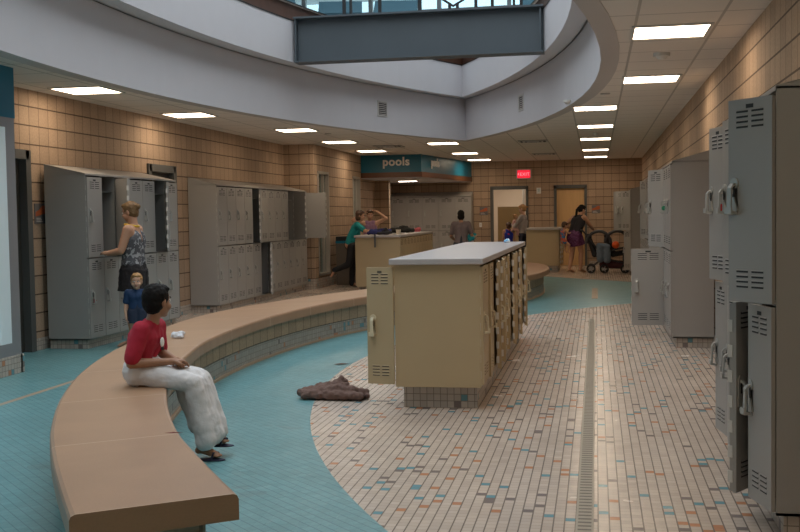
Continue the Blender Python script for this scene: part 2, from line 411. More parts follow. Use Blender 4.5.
# narrow windows in the projection
def win_proj(name, W):
    y0, y1, z0, z1 = W; x = -5.4; b = MB()
    b.box(x - .12, x + .015, y0, y0 + .05, z0, z1); b.box(x - .12, x + .015, y1 - .05, y1, z0, z1)
    b.box(x - .12, x + .015, y0, y1, z0, z0 + .05); b.box(x - .12, x + .015, y0, y1, z1 - .05, z1); b.box(x - .1, x - .02, y0 + (y1 - y0) * .62, y0 + (y1 - y0) * .62 + .05, z0, z1)
    f = struct(b.build(name, plain('pale_window_frame', (.42, .38, .33), .5)))
    struct(MB().box(x - .07, x - .062, y0, y1, z0, z1).build('pane', M['glass'], f))
win_proj('window_2', W1); win_proj('window_3', W2)
b = MB(); b.box(-6.6, -6.5, 20.1, 25.9, 0, CH); b.box(-6.6, -5.6, 25.9, 26, 0, CH)
struct(b.build('wall_office', plain('office_wall', (.33, .27, .2), .8)))
# storefront bay at far left
b = MB(); x = -5.28
b.box(x - .15, x, YF, 9.08, 0, .17); struct(b.build('baseboard_bay', M['tile']))
b = MB(); b.box(x - .14, x - .005, YF, 9.06, 2.36, CH); struct(b.build('wall_bay_panel', M['teal']))
b = MB()
b.box(x - .13, x - .01, 8.90, 9.05, .17, 2.36); b.box(x - .13, x - .01, YF, 8.90, .17, .29); b.box(x - .13, x - .01, YF, 8.90, 2.27, 2.36)
for q_ in (7.2, 5.4, 3.6, 1.8, 0): b.box(x - .125, x - .015, q_, q_ + .12, .29, 2.27)  # nearer bay glazing, out of view, added to let daylight in
b.box(x - .13, x - .01, YF, 0, .29, 2.27)
wf = struct(b.build('window_4', M['alum']))
b = MB()
for y in (8.72, 7.35): b.box(x - .1, x - .012, y, y + .18, .29, 2.27)
b.box(x - .1, x - .03, 7.53, 8.72, 2.2, 2.27); b.box(x - .1, x - .03, 7.53, 8.72, .29, .35); b.build('window_frame', plain('pale_daylit_frame', (.80, .90, .93), .4), wf)  # pale frame, its colour whitened to read as daylit
struct(MB().box(x - .07, x - .062, 0, 8.83, .29, 2.27).build('pane', M['glass'], wf))
b = MB(); b.box(-5.42, -5.28, 9.02, 9.05, 0, .17); struct(b.build('trim_4', M['tile']))
# room behind the bay glass (vestibule with lit back wall)
b = MB(); b.box(-6.0, -5.43, 8.98, 9.08, 0, CH); struct(b.build('wall_bay_return', plain('vestibule_wall', (.55, .62, .68), .7)))
# pools sign bulkhead
SX0, SY = -5.4, 24.3
P1, P2, P3, P4 = (-5.4, SY), (-3.93, SY), (-3.3, 28.6), (-5.4, 28.6)
def bulk(z0, z1, off, mat, name):
    poly = [(-5.4, SY - off), (-3.97 + off * .8, SY - off), (-3.3 + off, 28.6), (-5.4, 28.6)]
    return struct(MB().prism(poly, z0, z1).build(name, mat))
bulk(2.42, CH, 0, M['teal'], 'trim_5'); bulk(2.30, 2.42, .02, M['orangewood'], 'trim_6')
bulk(2.285, 2.30, -.01, M['white'], 'ceiling_bulkhead')
def text(body, size, loc, rot, mat, name, label, cat, ext=.01, sx=1, bold=0):
    c = bpy.data.curves.new(name, 'FONT'); c.body = body; c.size = size; c.extrude = ext; c.offset = bold; c.align_x = 'CENTER'; c.space_character = 1.08
    c.materials.append(mat); oc = bpy.data.objects.new(name, c); COL.objects.link(oc)
    dg = bpy.context.evaluated_depsgraph_get(); dg.update(); me = bpy.data.meshes.new_from_object(oc.evaluated_get(dg)); bpy.data.objects.remove(oc)
    o = bpy.data.objects.new(name, me); COL.objects.link(o); o.location = loc; o.rotation_euler = rot; o.scale = (sx, 1, 1)
    if cat: tag(o, label, cat)
    return o
M['letter'] = plain('white_letters', (.85, .83, .8), .4)
text('pools', .27, (-4.56, SY - .012, 2.58), (PI / 2, 0, 0), M['letter'], 'pools_lettering', 'white raised letters reading pools on the front of the teal bulkhead', 'lettering', bold=.008)
dd = Vector((.63, 4.3, 0)).normalized(); an = math.atan2(dd.y, dd.x)
pp = Vector((-3.93, SY, 0)) + dd * .95
text('pools', .27, (pp.x + .012 * dd.y, pp.y - .012 * dd.x, 2.58), (PI / 2, 0, an), M['letter'], 'pools_lettering', 'pools letters seen edge-on along the angled side of the teal bulkhead', 'lettering', bold=.008)
# corridor room behind the open back doorway
b = MB(); b.box(-3.6, -3.4, YB + .2, 32, 0, 2.6); b.box(-1.0, -.9, YB + .2, 32, 0, 2.6); b.box(-3.6, -.9, 32, 32.1, 0, 2.6); b.box(-3.6, -.9, YB + .2, 32, 2.55, 2.65); b.box(-.9, .2, YB + .22, YB + .3, 0, 2.6)  # last box: unseen wall added to stop sky leaking under the wooden door
struct(b.build('wall_corridor', plain('corridor_paint', (.75, .66, .56), .7)))
def door_frame_back(name, x0, x1, leaf):
    b = MB(); b.box(x0, x0 + .07, YB - .03, YB + .2, 0, 2.14); b.box(x1 - .07, x1, YB - .03, YB + .2, 0, 2.14); b.box(x0, x1, YB - .03, YB + .2, 2.07, 2.16)
    f = struct(b.build(name, M['frame']))
    if leaf:
        MB().box(x0 + .07, x1 - .07, YB + .06, YB + .105, .01, 2.07).build('door_leaf', M['wood'], f)
        h = MB(); h.tube([(x0 + .14, YB + .06, 1.0), (x0 + .14, YB, 1.0), (x0 + .26, YB, 1.0)], .012); h.build('door_handle', M['chrome'], f)
door_frame_back('door_3', -2.80, -1.78, False); door_frame_back('door_4', -1.10, -.23, True)
t = tag(MB().box(-2.75, -2.08, 30.2, 30.26, .05, 1.62).build('partition_panel', plain('tan_partition', (.5, .38, .2), .5)), 'tan privacy partition standing just inside the open back doorway', 'partition')
b = MB(); b.cone((-2.02, 30.3, 0), (-2.02, 30.3, 2.55), .035, .035); b.cone((-1.93, 30.3, 0), (-1.93, 30.3, 2.55), .02, .02)
tag(b.build('wall_pipe', M['trim']), 'pale vertical pipes beside the partition in the back doorway', 'pipe')

# ------------------------------------------------------------------ drain, vents, fixtures
b = MB(); b.box(-.1, -.02, 2, 14.2, .0005, .004)
for i in range(0, 200): y = 3 + i * .056; b.box(-.09, -.03, y, y + .018, .004, .0048, 1)
tag(b.build('trench_drain', [M['drain'], plain('drain_slot', (.14, .115, .09), .6)]), 'long narrow metal trench drain let into the white tile aisle', 'drain')
b = MB(); b.box(-.08, .02, 17.6, 20.0, .0005, .004)
for i in range(30): y = 17.65 + i * .078; b.box(-.07, .01, y, y + .02, .004, .0048, 1)
tag(b.build('trench_drain', [plain('tan_drain_cover', (.45, .33, .22), .5), M['drain']]), 'short tan drain strip set in the far teal floor', 'drain')

def light(x, y, label, z=CH, mat='light', s=.29, group='ceiling troffers'):
    t = thing('ceiling_light', label, 'light', (x * K, y * K, z), 0, group)
    b = MB(); b.box(-s - .015, s + .015, -s - .015, -s + .012, -.014, 0); b.box(-s - .015, s + .015, s - .012, s + .015, -.014, 0)
    b.box(-s - .015, -s + .012, -s, s, -.014, 0); b.box(s - .012, s + .015, -s, s, -.014, 0)
    b.build('frame', M['trim'], t)
    b = MB(); b.box(-s + .012, s - .012, -s + .012, s - .012, -.009, -.003); b.build('diffuser', M[mat], t)
O = ['nearest', 'second', 'third', 'fourth', 'fifth']
for i, y in enumerate((8.83, 11.9)): light(.595, y, ['square ceiling light beside the smoke detector near the right wall', 'square ceiling light near the right wall just beyond the one by the smoke detector'][i])
light(.595, 5.75, 'square ceiling light above the frame near the closest right lockers'); 
for i, y in enumerate((14.93, 18.04, 21.1, 24.72, 27.78)): light(0, y, ['first', 'second', 'third', 'fourth', 'last'][i] + ' square ceiling light in the straight row of five leading to the back wall')
for i, y in enumerate((7.95, 4.95)): light(-5.52, y, 'square ceiling light hidden over the bay window, ' + ['farther', 'nearer'][i] + ' one')
for i, y in enumerate((10.97, 13.97)): light(-5.52, y, ['square ceiling light above the slope-topped lockers by the woman', 'square ceiling light above the dark door in the left block wall'][i])
for i, y in enumerate((16.97, 19.95, 22.97)): light(-4.85, y, ['square ceiling light above the twelve-wide grey locker bank', 'square ceiling light above the corner of the left wall projection', 'square ceiling light between wall projection and teal pools bulkhead'][i])
for i, y in enumerate((21.13, 24.75, 27.8)): light(-3.0, y, ['nearest', 'middle', 'farthest'][i] + ' of three square ceiling lights to the right of the pools bulkhead')
light(-4.75, 26.9, 'recessed ceiling light in the underside of the pools bulkhead', z=2.285, mat='lightdim', s=.24)

for (x, y, l) in ((.595, 2.7, 'added unseen square ceiling light just ahead of the camera by the right wall'), (.595, -.4, 'added unseen square ceiling light beside the camera near the right wall'), (-3.0, -1.6, 'added unseen square ceiling light behind the camera in the middle of the room'), (-5.52, 1.9, 'added unseen square ceiling light behind the camera over the bay window'), (-.6, -1.8, 'added unseen square ceiling light directly behind the camera')): light(x, y, l)  # unseen lamps added to brighten the camera end of the room
def diffuser(x, y, label, s=.28):
    t = thing('ceiling_vent', label, 'vent', (x * K, y * K, CH))
    b = MB()
    for k in range(3): q = s * (1 - .3 * k); w = .03; z = -.008 - .004 * k; b.box(-q, q, -q, -q + w, z - .01, z); b.box(-q, q, q - w, q, z - .01, z); b.box(-q, -q + w, -q, q, z - .01, z); b.box(q - w, q, -q, q, z - .01, z)
    b.build('grille', M['trim'], t); MB().box(-s, s, -s, s, -.006, -.002).build('duct_back', M['dark'], t)
diffuser(-1.22, 21.3, 'louvred ceiling vent just beyond the opening near the red reflection')
diffuser(-1.22, 25.9, 'farther louvred ceiling vent in front of the exit sign')
diffuser(-4.2, 21.6, 'louvred ceiling vent between opening and pools bulkhead')
def detector(x, y, label, r=.06, name='smoke_detector'):
    b = MB(); b.cone((0, 0, 0), (0, 0, -.03), r, r, 20); b.cone((0, 0, -.03), (0, 0, -.055), r * .75, r * .4, 20)
    tag(b.build(name, plain('white_plastic', (.7, .68, .64), .5), loc=(x * K, y * K, CH)), label, 'detector')
detector(.60, 10.05, 'round smoke detector between the two ceiling lights by the right wall', .075)
detector(0, 19.5, 'small round ceiling detector between second and third lights of the row', .05)
detector(-.35, 13.8, 'small round ceiling detector close to the curved rim of the opening', .05)
def speaker(x, y, label):
    b = MB(); b.cone((0, 0, -.001), (0, 0, -.012), .06, .055, 20); tag(b.build('ceiling_speaker', M['rim'], loc=(x * K, y * K, CH)), label, 'fitting')
speaker(-5.05, 11.6, 'small round fitting in the ceiling beside the light over the woman')
speaker(-4.55, 17.9, 'small round ceiling fitting left of the opening past the long locker bank')
speaker(.12, 13.2, 'small oval ceiling fitting at the curved rim beside the light row')
# grilles on the lens drum
def grille(x, y, ang, z, label):
    t = thing('air_grille', label, 'vent', (x, y, z), ang)
    b = MB(); w, h = .15, .13
    b.box(-w, w, -.012, 0, -h, -h + .02); b.box(-w, w, -.012, 0, h - .02, h); b.box(-w, -w + .02, -.012, 0, -h, h); b.box(w - .02, w, -.012, 0, -h, h); b.build('frame', M['trim'], t)
    b = MB()
    for k in range(7): z0 = -h + .03 + k * .032; b.box(-w + .02, w - .02, -.01, -.002, z0, z0 + .012)
    b.box(-w + .02, w - .02, -.002, 0, -h, h, 1); b.build('louvre', [M['rim'], M['dark']], t)
def on_lens(side, y):
    Rr, hw = 22.0 * K, 2.53 * K; s = math.sqrt(Rr * Rr - (y - LY) ** 2); 
    if side < 0: return LX + (Rr - hw) - s, math.atan2(-(y - LY), s)
    return LX - (Rr - hw) + s, math.atan2((y - LY), s)
x_, a_ = on_lens(-1, 17.7); grille(x_ + .004, 17.7, PI / 2 + a_ , 3.22, 'square air grille on the left curved face of the ceiling opening')
x_, a_ = on_lens(1, 17.3); grille(x_ - .004, 17.3, -PI / 2 + a_, 3.2, 'square air grille on the right curved face of the ceiling opening')
# steel beam (I-section) across the opening with balustrade posts
t = thing('steel_beam', 'dark grey steel I-beam spanning the ceiling opening', 'beam', (.0, -.25, -.01)); t.scale = (.985, 1, 1)
b = MB(); b.box(-4.22, -.70, 14.93, 14.96, 3.62, 4.22); b.build('web', M['steelpaint'], t)
b = MB(); b.box(-4.24, -.69, 14.8, 15.1, 4.21, 4.235); b.build('flange', M['steelpaint'], t)
b = MB(); b.box(-4.24, -.69, 14.8, 15.1, 3.6, 3.622); b.build('flange', M['steelpaint'], t)
b = MB()
for x in (-4.215, -.735): b.box(x - .01, x + .01, 14.82, 14.93, 3.62, 4.22)
b.build('stiffener', M['steelpaint'], t)
t = thing('balustrade', 'dark steel balustrade standing on the beam across the ceiling opening', 'railing', (0, -.25, -.01)); t.scale = (.985, 1, 1)
for x in (-3.52, -3.0, -2.42, -1.63, -1.4, -1.0): b = MB(); b.box(x - .02, x + .02, 14.92, 14.98, 4.235, 5.35); b.build('post', M['black'], t)
b = MB(); b.box(-4.2, -.74, 14.92, 14.98, 5.33, 5.37); b.build('handrail', M['black'], t)
b = MB(); b.tube([(-2.4, 14.95, 4.7), (-2.1, 14.95, 4.40), (-1.95, 14.95, 4.30), (-1.8, 14.95, 4.38), (-1.55, 14.95, 4.7)], .018); b.box(-2.02, -1.98, 14.93, 14.97, 4.235, 4.34); b.box(-1.91, -1.87, 14.93, 14.97, 4.235, 4.34); b.build('curved_brace', M['black'], t)
# upper gym: glass rail along the far edge of the opening and a few machines
t = thing('glass_balustrade', 'glass balustrade around the upper edge of the ceiling opening', 'railing')
Lr = lens(LX, 2.42 * K, LY, 22.3 * K)
b = MB(); n = len(Lr)
for i in range(n):
    a, c = Lr[i], Lr[(i + 1) % n]
    b.quad((a[0], a[1], 4.5), (c[0], c[1], 4.5), (c[0], c[1], 5.45), (a[0], a[1], 5.45))
b.build('glass_panel', M['glass'], t)
for i in range(0, n, 3): b = MB(); p = Lr[i]; b.box(p[0] - .02, p[0] + .02, p[1] - .02, p[1] + .02, 4.44, 5.5); b.build('post', M['black'], t)
b = MB(); b.tube([(p[0], p[1], 5.5) for p in Lr + Lr[:1]], .025); b.build('handrail', M['alum'], t)
gm = plain('machine_blue_grey', (.06, .13, .17), .5); gm2 = plain('machine_black', (.02, .03, .035), .4)
def treadmill(x, y, rz, label):
    t = thing('treadmill', label, 'exercise machine', (x, y, 4.44), rz); t.scale = (1.1, 1.1, .98)
    MB().box(-.4, .4, -.9, .9, .05, .22).build('deck', gm, t)
    b = MB(); b.box(-.42, -.34, .5, .62, .2, 1.35); b.box(.34, .42, .5, .62, .2, 1.35); b.build('upright', gm2, t)
    MB().prism([(.45, 1.2), (.75, 1.5), (.75, 1.62), (.4, 1.3)], -.42, .42, axis='x').build('console', gm, t)
    b = MB(); b.tube([(-.36, .5, 1.2), (-.36, -.1, 1.05)], .025); b.tube([(.36, .5, 1.2), (.36, -.1, 1.05)], .025); b.build('handrail', gm2, t)
for i, (x, y, rz) in enumerate(((-6.35, 21.0, .4), (-5.2, 21.6, .2), (-4.1, 21.8, .1), (-1.1, 21.8, -.1), (.1, 21.2, -.3))):
    treadmill(x, y, rz, ['exercise machine', 'exercise machine', 'exercise machine', 'exercise machine', 'exercise machine'][i] + ' on the upper floor, ' + ['leftmost seen past the beam', 'second from the left past the beam', 'middle one above the beam', 'fourth from the left above the beam', 'rightmost above the beam'][i])

# ------------------------------------------------------------------ lockers
def door_mesh(w, h, mats, cols=2, beige=False):
    """hinge at origin, door runs along +Y, outer face to -X."""
    t = .018; g = .004; b = MB()
    b.box(-t, 0, g, w - g, g, h - g, 0)
    # inner return flange on the free edge with strike plates
    b.box(0, .014, w - g - .004, w - g, .01, h - .01, 0)
    k = 0; z = .05
    while z < h - .05:
        b.box(.0, .022, w - g - .007, w - g + .003, z, z + .055, 2); z += .115
    # louvred vents, two columns, top and bottom
    vw = w * .26
    for zc in (h * .075, h * .855):
        for r_ in range(4):
            for c_ in range(2):
                y0 = w * .20 + c_ * (vw + w * .08); zz = zc + r_ * .022
                b.box(-t - .0012, -t + .001, y0, y0 + vw, zz, zz + .009, 1)
                b.prism([(-t - .001, zz + .009), (-t - .004, zz + .008), (-t - .001, zz + .013)], y0, y0 + vw, 0, axis='y')
    b.box(-t - .002, -t, w * .42, w * .58, h - .045, h - .028, 1)       # number plate
    return b.mesh('door', mats)
def handle_mesh(mat, slot):
    b = MB(); b.M = Matrix.Scale(1.08, 4)
    pl = [(.022 * math.cos(a), .022 * math.sin(a)) for a in [i * PI / 8 for i in range(17)]]
    outline = [(x, .055 + z) for x, z in pl[:9]] + [(x, .055 + z) for x, z in pl[9:]] + [(-.022, -.055)] + [(.022, -.055)]
    b.prism(outline, -.006, 0, 0, axis='x')
    b.box(-.0075, -.005, -.006, .006, -.0, .05, 1)                       # recess
    b.prism([(-.004, .058), (-.020, .052), (-.030, .038), (-.034, -.06), (-.026, -.06), (-.023, .034), (-.015, .044), (-.004, .047)], -.010, .010, 0, axis='y')
    b.prism([(-.006, -.072), (-.040, -.066), (-.040, -.04), (-.032, -.04), (-.03, -.055), (-.006, -.06)], -.019, .019, 0, axis='y')
    b.cone((-.018, 0, .012), (-.018, 0, .03), .006, .006, 8, 0)
    return b.mesh('handle', [mat, slot])
HG = handle_mesh(M['chrome'], M['slot']); HB = handle_mesh(M['bhandle'], M['bslot'])
def bank(name, label, xf, yn, ncol, w, facing, zt, openings, wallx, z0=.10, ztop=1.92, zback=2.03, zmid=None, mats=('lgrey', 'slot', 'galv'), hm=None, zs=None, sides=(facing_ := 1,), rowset=None, group=None, far_detail=True):
    """facing=-1: doors look to -X (right-hand wall); +1: look to +X (left-hand wall). yn = near end.
       local frame: doors at x=0 facing -X, columns along +Y. For +1 the frame is turned half round."""
    L = ncol * w; depth = abs(wallx - xf)
    if facing < 0: root = thing(name, label, 'lockers', (xf, yn, 0), 0, group)
    else: root = thing(name, label, 'lockers', (xf, yn + L, 0), PI, group)
    m0, m1, m2 = (M[k] for k in mats); zmid = zmid or (z0 + (ztop - .03 - z0) / 2)
    tiers = [(z0 + .012, zmid - .004), (zmid + .004, ztop - .035)] if zs is None else zs
    b = MB(); e = .012
    b.box(0, depth, 0, e, z0, ztop); b.box(0, depth, L - e, L, z0, ztop)
    if zback > ztop:
        for y in (0, L - e): b.prism([(0, ztop), (depth, ztop), (depth, zback)], y, y + e, axis='y')
        b.add([(-.004, -.004, ztop), (depth, -.004, zback), (depth, L + .004, zback), (-.004, L + .004, ztop), (-.004, -.004, ztop - .02), (-.004, L + .004, ztop - .02)], [(0, 1, 2, 3), (0, 3, 5, 4)])
        b.box(0, depth, 0, L, ztop - .012, ztop - .004)
    else: b.box(0, depth, 0, L, ztop - .012, ztop)
    b.box(0, depth, 0, L, z0, z0 + .012)
    b.build('carcass', m0, root)
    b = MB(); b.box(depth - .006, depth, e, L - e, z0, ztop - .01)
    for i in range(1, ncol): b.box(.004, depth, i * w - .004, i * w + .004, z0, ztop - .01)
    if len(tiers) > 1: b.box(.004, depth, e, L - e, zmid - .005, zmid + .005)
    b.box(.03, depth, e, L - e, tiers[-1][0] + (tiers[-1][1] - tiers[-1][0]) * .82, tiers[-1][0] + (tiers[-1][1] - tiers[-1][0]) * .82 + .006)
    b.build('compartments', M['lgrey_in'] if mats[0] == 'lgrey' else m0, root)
    MB().box(.035, depth, .03, L - .03, 0, z0).build('tiled_plinth', M['tile'], root)
    dm = {}
    for ti, (a, c) in enumerate(tiers):
        key = round(c - a, 4)
        if key not in dm: dm[key] = door_mesh(w, c - a, [m0, m1, m2])
        for i in range(ncol):
            th = openings.get((i, ti), 0)
            if isinstance(th, tuple): th = th[0]
            d = inst('door', dm[key], root, (-.002, i * w, a), R(th))
            h = inst('handle', hm or HG, d, (-.018, w * .84, (c - a) * .52))
    return root
# NB rotating a door by +th about Z swings its free (+Y) end towards -X.
bank('locker_bank', 'grey double-tier lockers closest on the right with one upper and one lower door hanging open', .745, 4.67, 7, .26, -1, 0,
     {(0, 1): 37, (0, 0): 14, (2, 0): 147, (4, 1): 12, (4, 0): 6, (6, 1): 16, (3, 1): 3, (6, 0): 8}, 1.18)
bank('locker_bank', 'grey locker tower on the right with its lower door swung into the aisle', .77, 11.2, 5, .38, -1, 0,
     {(3, 0): 90, (3, 1): 24, (4, 1): 6}, 1.18)
bank('locker_bank', 'grey lockers against the right wall between the open-door tower and stroller lockers', .77, 15.75, 8, .38, -1, 0, {(2, 1): 12}, 1.18)
bank('locker_bank', 'grey lockers by the stroller with several upper doors fanned open', .77, 24.0, 10, .38, -1, 0, {(0, 1): 32, (1, 1): 58, (2, 1): 80, (0, 0): 22}, 1.18)
# left wall: local order runs from the far end towards the camera
bank('locker_bank', 'slope-topped grey lockers the woman in the strapless top is using', -5.45, 10.72, 7, .36, 1, 0,
     {(5, 1): 50, (1, 1): 28, (3, 0): 10, (4, 1): 4}, -5.93)
bank('locker_bank', 'long grey locker bank of twelve columns on the left block wall', -5.55, 15.03, 12, .409, 1, 0,
     {(0, 1): 112, (2, 1): 50, (7, 1): 20, (6, 0): 26}, -5.99)
# alcove lockers (face the camera): local -X must point to -Y -> rotate +90deg
ab = bank('locker_bank', 'pale grey lockers in the alcove under the pools bulkhead', 0, 0, 5, .44, -1, 0, {}, .45, z0=.1, ztop=1.92, zback=2.03)
ab.location = (-3.26, 28.12, 0); ab.rotation_euler = (0, 0, PI / 2)

def island(label, x0, x1, y0, ncol, w, opens_r, opens_l, nl=None, ztop=1.05, z0=.165, counter_label='', overhang=.03, inset=.1, side_in=.04):
    L = ncol * w; root = thing('locker_island', label, 'lockers', ((x0 + x1) / 2, y0, 0)); hw = (x1 - x0) / 2
    b = MB(); e = .012
    b.box(-hw, hw, 0, e, z0, ztop); b.box(-hw, hw, L - e, L, z0, ztop); b.box(-hw, hw, e, L - e, z0, z0 + .012); b.box(-hw, hw, e, L - e, ztop - .012, ztop)
    b.build('carcass', M['lbeige'], root)
    b = MB(); b.box(-.004, .004, e, L - e, z0 + .012, ztop - .012)
    nl = nl or ncol; wl = L / nl
    for i in range(1, ncol): b.box(.004, hw - .004, i * w - .006, i * w + .006, z0 + .012, ztop - .012)
    for i in range(1, nl): b.box(-hw + .004, -.004, i * wl - .005, i * wl + .005, z0 + .012, ztop - .012)
    b.build('compartments', M['lbeige'], root)
    MB().box(-hw + side_in, hw - side_in, inset, L - inset, 0, z0).build('tiled_plinth', M['tile'], root)
    dmm = door_mesh(w, ztop - z0 - .03, [M['lbeige'], M['bslot'], M['galv']])
    hh = ztop - z0 - .03
    dml = dmm if nl == ncol else door_mesh(wl, ztop - z0 - .03, [M['lbeige'], M['bslot'], M['galv']])
    for i in range(nl):
        d = inst('door', dml, root, (-hw - .001, i * wl, z0 + .015), R(opens_l.get(i, 0))); inst('handle', HB, d, (-.018, wl * (.84 if nl == ncol else .76), hh * .5))
    for i in range(ncol):
        d = inst('door', dmm, root, (hw + .001, (i + 1) * w, z0 + .015), PI + R(opens_r.get(i, 0))); inst('handle', HB, d, (-.018, w * .84, hh * .52))
    c = MB(); o = overhang; c.box(-hw - o, hw + o, -o - .02, L + o, 0, .042)
    tag(c.build('countertop', M['counter'], loc=((x0 + x1) / 2, y0, ztop + .001), bevel=.006), counter_label, 'countertop')
    return root
random.seed(3)
island('beige half-height locker island in front with ajar side doors', -1.435, -.815, 7.5, 11, .405,
       {i: random.choice((0, 2, 4, 6, 8)) for i in range(1, 11)}, {0: 80}, nl=21, counter_label='pale grey countertop on the nearest beige locker island')
island('beige locker island at mid left where people stand', -4.52, -3.68, 19.8, 11, .37, {}, {}, ztop=1.0, z0=.06, counter_label='pale countertop with towels and bags on the mid left island')
island('small beige locker island in front of the wooden back door', -1.62, -.86, 25.4, 5, .37, {0: 6, 1: 10}, {}, ztop=1.02, counter_label='pale countertop on the beige island near the back doors')

# ------------------------------------------------------------------ bench
def resample(P, n):
    pts = []
    for i in range(len(P) - 1):
        p0 = P[max(i - 1, 0)]; p1 = P[i]; p2 = P[i + 1]; p3 = P[min(i + 2, len(P) - 1)]
        for k in range(8):
            t = k / 8
            pts.append(tuple(.5 * ((2 * p1[j]) + (-p0[j] + p2[j]) * t + (2 * p0[j] - 5 * p1[j] + 4 * p2[j] - p3[j]) * t * t + (-p0[j] + 3 * p1[j] - 3 * p2[j] + p3[j]) * t ** 3) for j in (0, 1)))
    pts.append(P[-1]); d = [0]
    for i in range(1, len(pts)): d.append(d[-1] + math.dist(pts[i], pts[i - 1]))
    out = []; j = 0
    for k in range(n):
        s_ = d[-1] * k / (n - 1)
        while j < len(d) - 2 and d[j + 1] < s_: j += 1
        f = (s_ - d[j]) / max(1e-9, d[j + 1] - d[j]); out.append((pts[j][0] + (pts[j + 1][0] - pts[j][0]) * f, pts[j][1] + (pts[j + 1][1] - pts[j][1]) * f))
    return out
BI = [(-1.25, 3.54), (-1.44, 3.83), (-1.70, 4.24), (-1.94, 4.65), (-2.28, 5.35), (-2.58, 6.1), (-2.8, 6.8), (-2.95, 7.39), (-3.08, 8.03), (-3.17, 8.95), (-3.18, 9.89), (-3.11, 10.9), (-2.95, 11.9), (-2.70, 12.8), (-2.3, 13.9), (-1.82, 15.1), (-1.35, 16.2), (-1.02, 17.2), (-.86, 18.3), (-.84, 19.3), (-.97, 20.5), (-1.3, 21.4), (-1.75, 21.9)]
BO = [(-1.72, 3.20), (-1.98, 3.61), (-2.23, 4.02), (-2.49, 4.48), (-2.75, 5.0), (-2.93, 5.4), (-3.17, 6.0), (-3.37, 6.6), (-3.53, 7.2), (-3.64, 7.7), (-3.80, 8.6), (-3.91, 9.5), (-3.93, 10.3), (-3.86, 11.0), (-3.71, 11.8), (-3.5, 12.6), (-3.26, 13.3), (-2.97, 14.1), (-2.65, 15.0), (-2.42, 16), (-2.3, 17), (-2.28, 18.5), (-2.3, 20), (-2.25, 21.2), (-2.05, 21.8)]
NB = 90
bi, bo = resample(BI, NB), resample(BO, NB)
def strip(inner, outer, zt, zb, r, mats, name, parent, mi=0, ends=True, uvper=None):
    b = MB(); u = 0; secs = []; us = []
    for k in range(len(inner)):
        a = Vector((*inner[k], 0)); c = Vector((*outer[k], 0)); d = (c - a).normalized(); W = (c - a).length
        prof = [(0, zb), (0, zt - r), (r * .3, zt - r * .3), (r, zt), (W - r, zt), (W - r * .3, zt - r * .3), (W, zt - r), (W, zb)] if r else [(0, zb), (0, zt), (W, zt), (W, zb)]
        secs.append([(a.x + d.x * q, a.y + d.y * q, z) for q, z in prof])
        if k: u += math.dist(inner[k], inner[k - 1])
        us.append(u)
    n = len(secs[0]); dv = [0]
    p = secs[0]
    for i in range(1, n): dv.append(dv[-1] + math.dist(p[i], p[i - 1]))
    for k in range(len(secs) - 1):
        for i in range(n - 1):
            vv = [(us[k], dv[i]), (us[k + 1], dv[i]), (us[k + 1], dv[i + 1]), (us[k], dv[i + 1])]
            if not r: vv = [(us[k], secs[k][i][2]), (us[k + 1], secs[k][i][2]), (us[k + 1], secs[k][i + 1][2]), (us[k], secs[k][i + 1][2])]
            b.add([secs[k][i], secs[k + 1][i], secs[k + 1][i + 1], secs[k][i + 1]], [(0, 1, 2, 3)], mi, [vv], smooth=True)
    for sgn, sec in ((0, secs[0]), (1, secs[-1])):
        f = list(range(n)); b.add(sec, [f if sgn else f[::-1]], mi, None)
    return b.build(name, mats, parent)
bench = thing('curved_bench', 'long curved tan bench on a block and tile base sweeping through the room', 'bench', (0, 0, 0))
strip(bi, bo, .43, .335, .02, M['slab'], 'seat_slab', bench)
def inset(A, B_, q, e0=0):
    o1, o2 = [], []
    for a, c in zip(A, B_):
        a, c = Vector(a), Vector(c); d = (c - a).normalized(); o1.append(tuple(a + d * q)); o2.append(tuple(c - d * q))
    return o1, o2
i1, o1 = inset(bi, bo, .10)
d0 = Vector((i1[1][0] - i1[0][0], i1[1][1] - i1[0][1])).normalized() * .1
i1[0] = (i1[0][0] + d0.x, i1[0][1] + d0.y); o1[0] = (o1[0][0] + d0.x, o1[0][1] + d0.y)
strip(i1, o1, .336, .175, 0, M['benchblock'], 'block_base', bench)
i2, o2 = inset(i1, o1, .008)
strip(i2, o2, .178, .166, 0, M['black'], 'shadow_joint', bench)
strip(i1, o1, .168, .0, 0, tile_mat('bench_tile', base=(.40, .35, .30), size=.05, sizev=.05, p=.022), 'tile_base', bench)
i3, o3 = inset(i1, o1, -.022)
strip(i3, o3, .022, .0, 0, plain('tan_cove_strip', (.42, .3, .2), .5), 'cove_strip', bench)

# ------------------------------------------------------------------ signs & wall fixtures
def plaque(loc, rz, label):
    t = thing('room_sign', label, 'sign', loc, rz)
    MB().box(-.11, .11, -.012, 0, -.11, .11).build('sign_plate', plain('grey_plaque', (.16, .15, .15), .5), t)
    b = MB(); b.prism([(-.1, -.03), (.1, -.0), (.1, .09), (.04, .085), (-.03, .04), (-.1, .02)], -.015, -.012, axis='y'); b.build('orange_wave', plain('orange_wave_paint', (.5, .12, .04), .5), t)
    b = MB()
    for k in range(3): b.box(-.085, .05 - k * .02, -.014, -.012, -.09 + k * .018, -.082 + k * .018)
    b.build('braille_lines', M['trim'], t)
plaque((-2.98, 28.598, 1.5), 0, 'grey and orange room sign right of the alcove lockers')
plaque((.0, 28.598, 1.5), 0, 'grey and orange room sign right of the wooden back door')
plaque((-5.999, 10.72, 1.49), PI / 2, 'grey and orange room sign on the left block wall beside the lockers')
for o_ in [o for o in bpy.data.objects if o.name.startswith('room_sign')]: pass
t = thing('light_switch', 'small white light switch below the room sign near the alcove', 'switch', (-3.07, 28.6, 1.13))
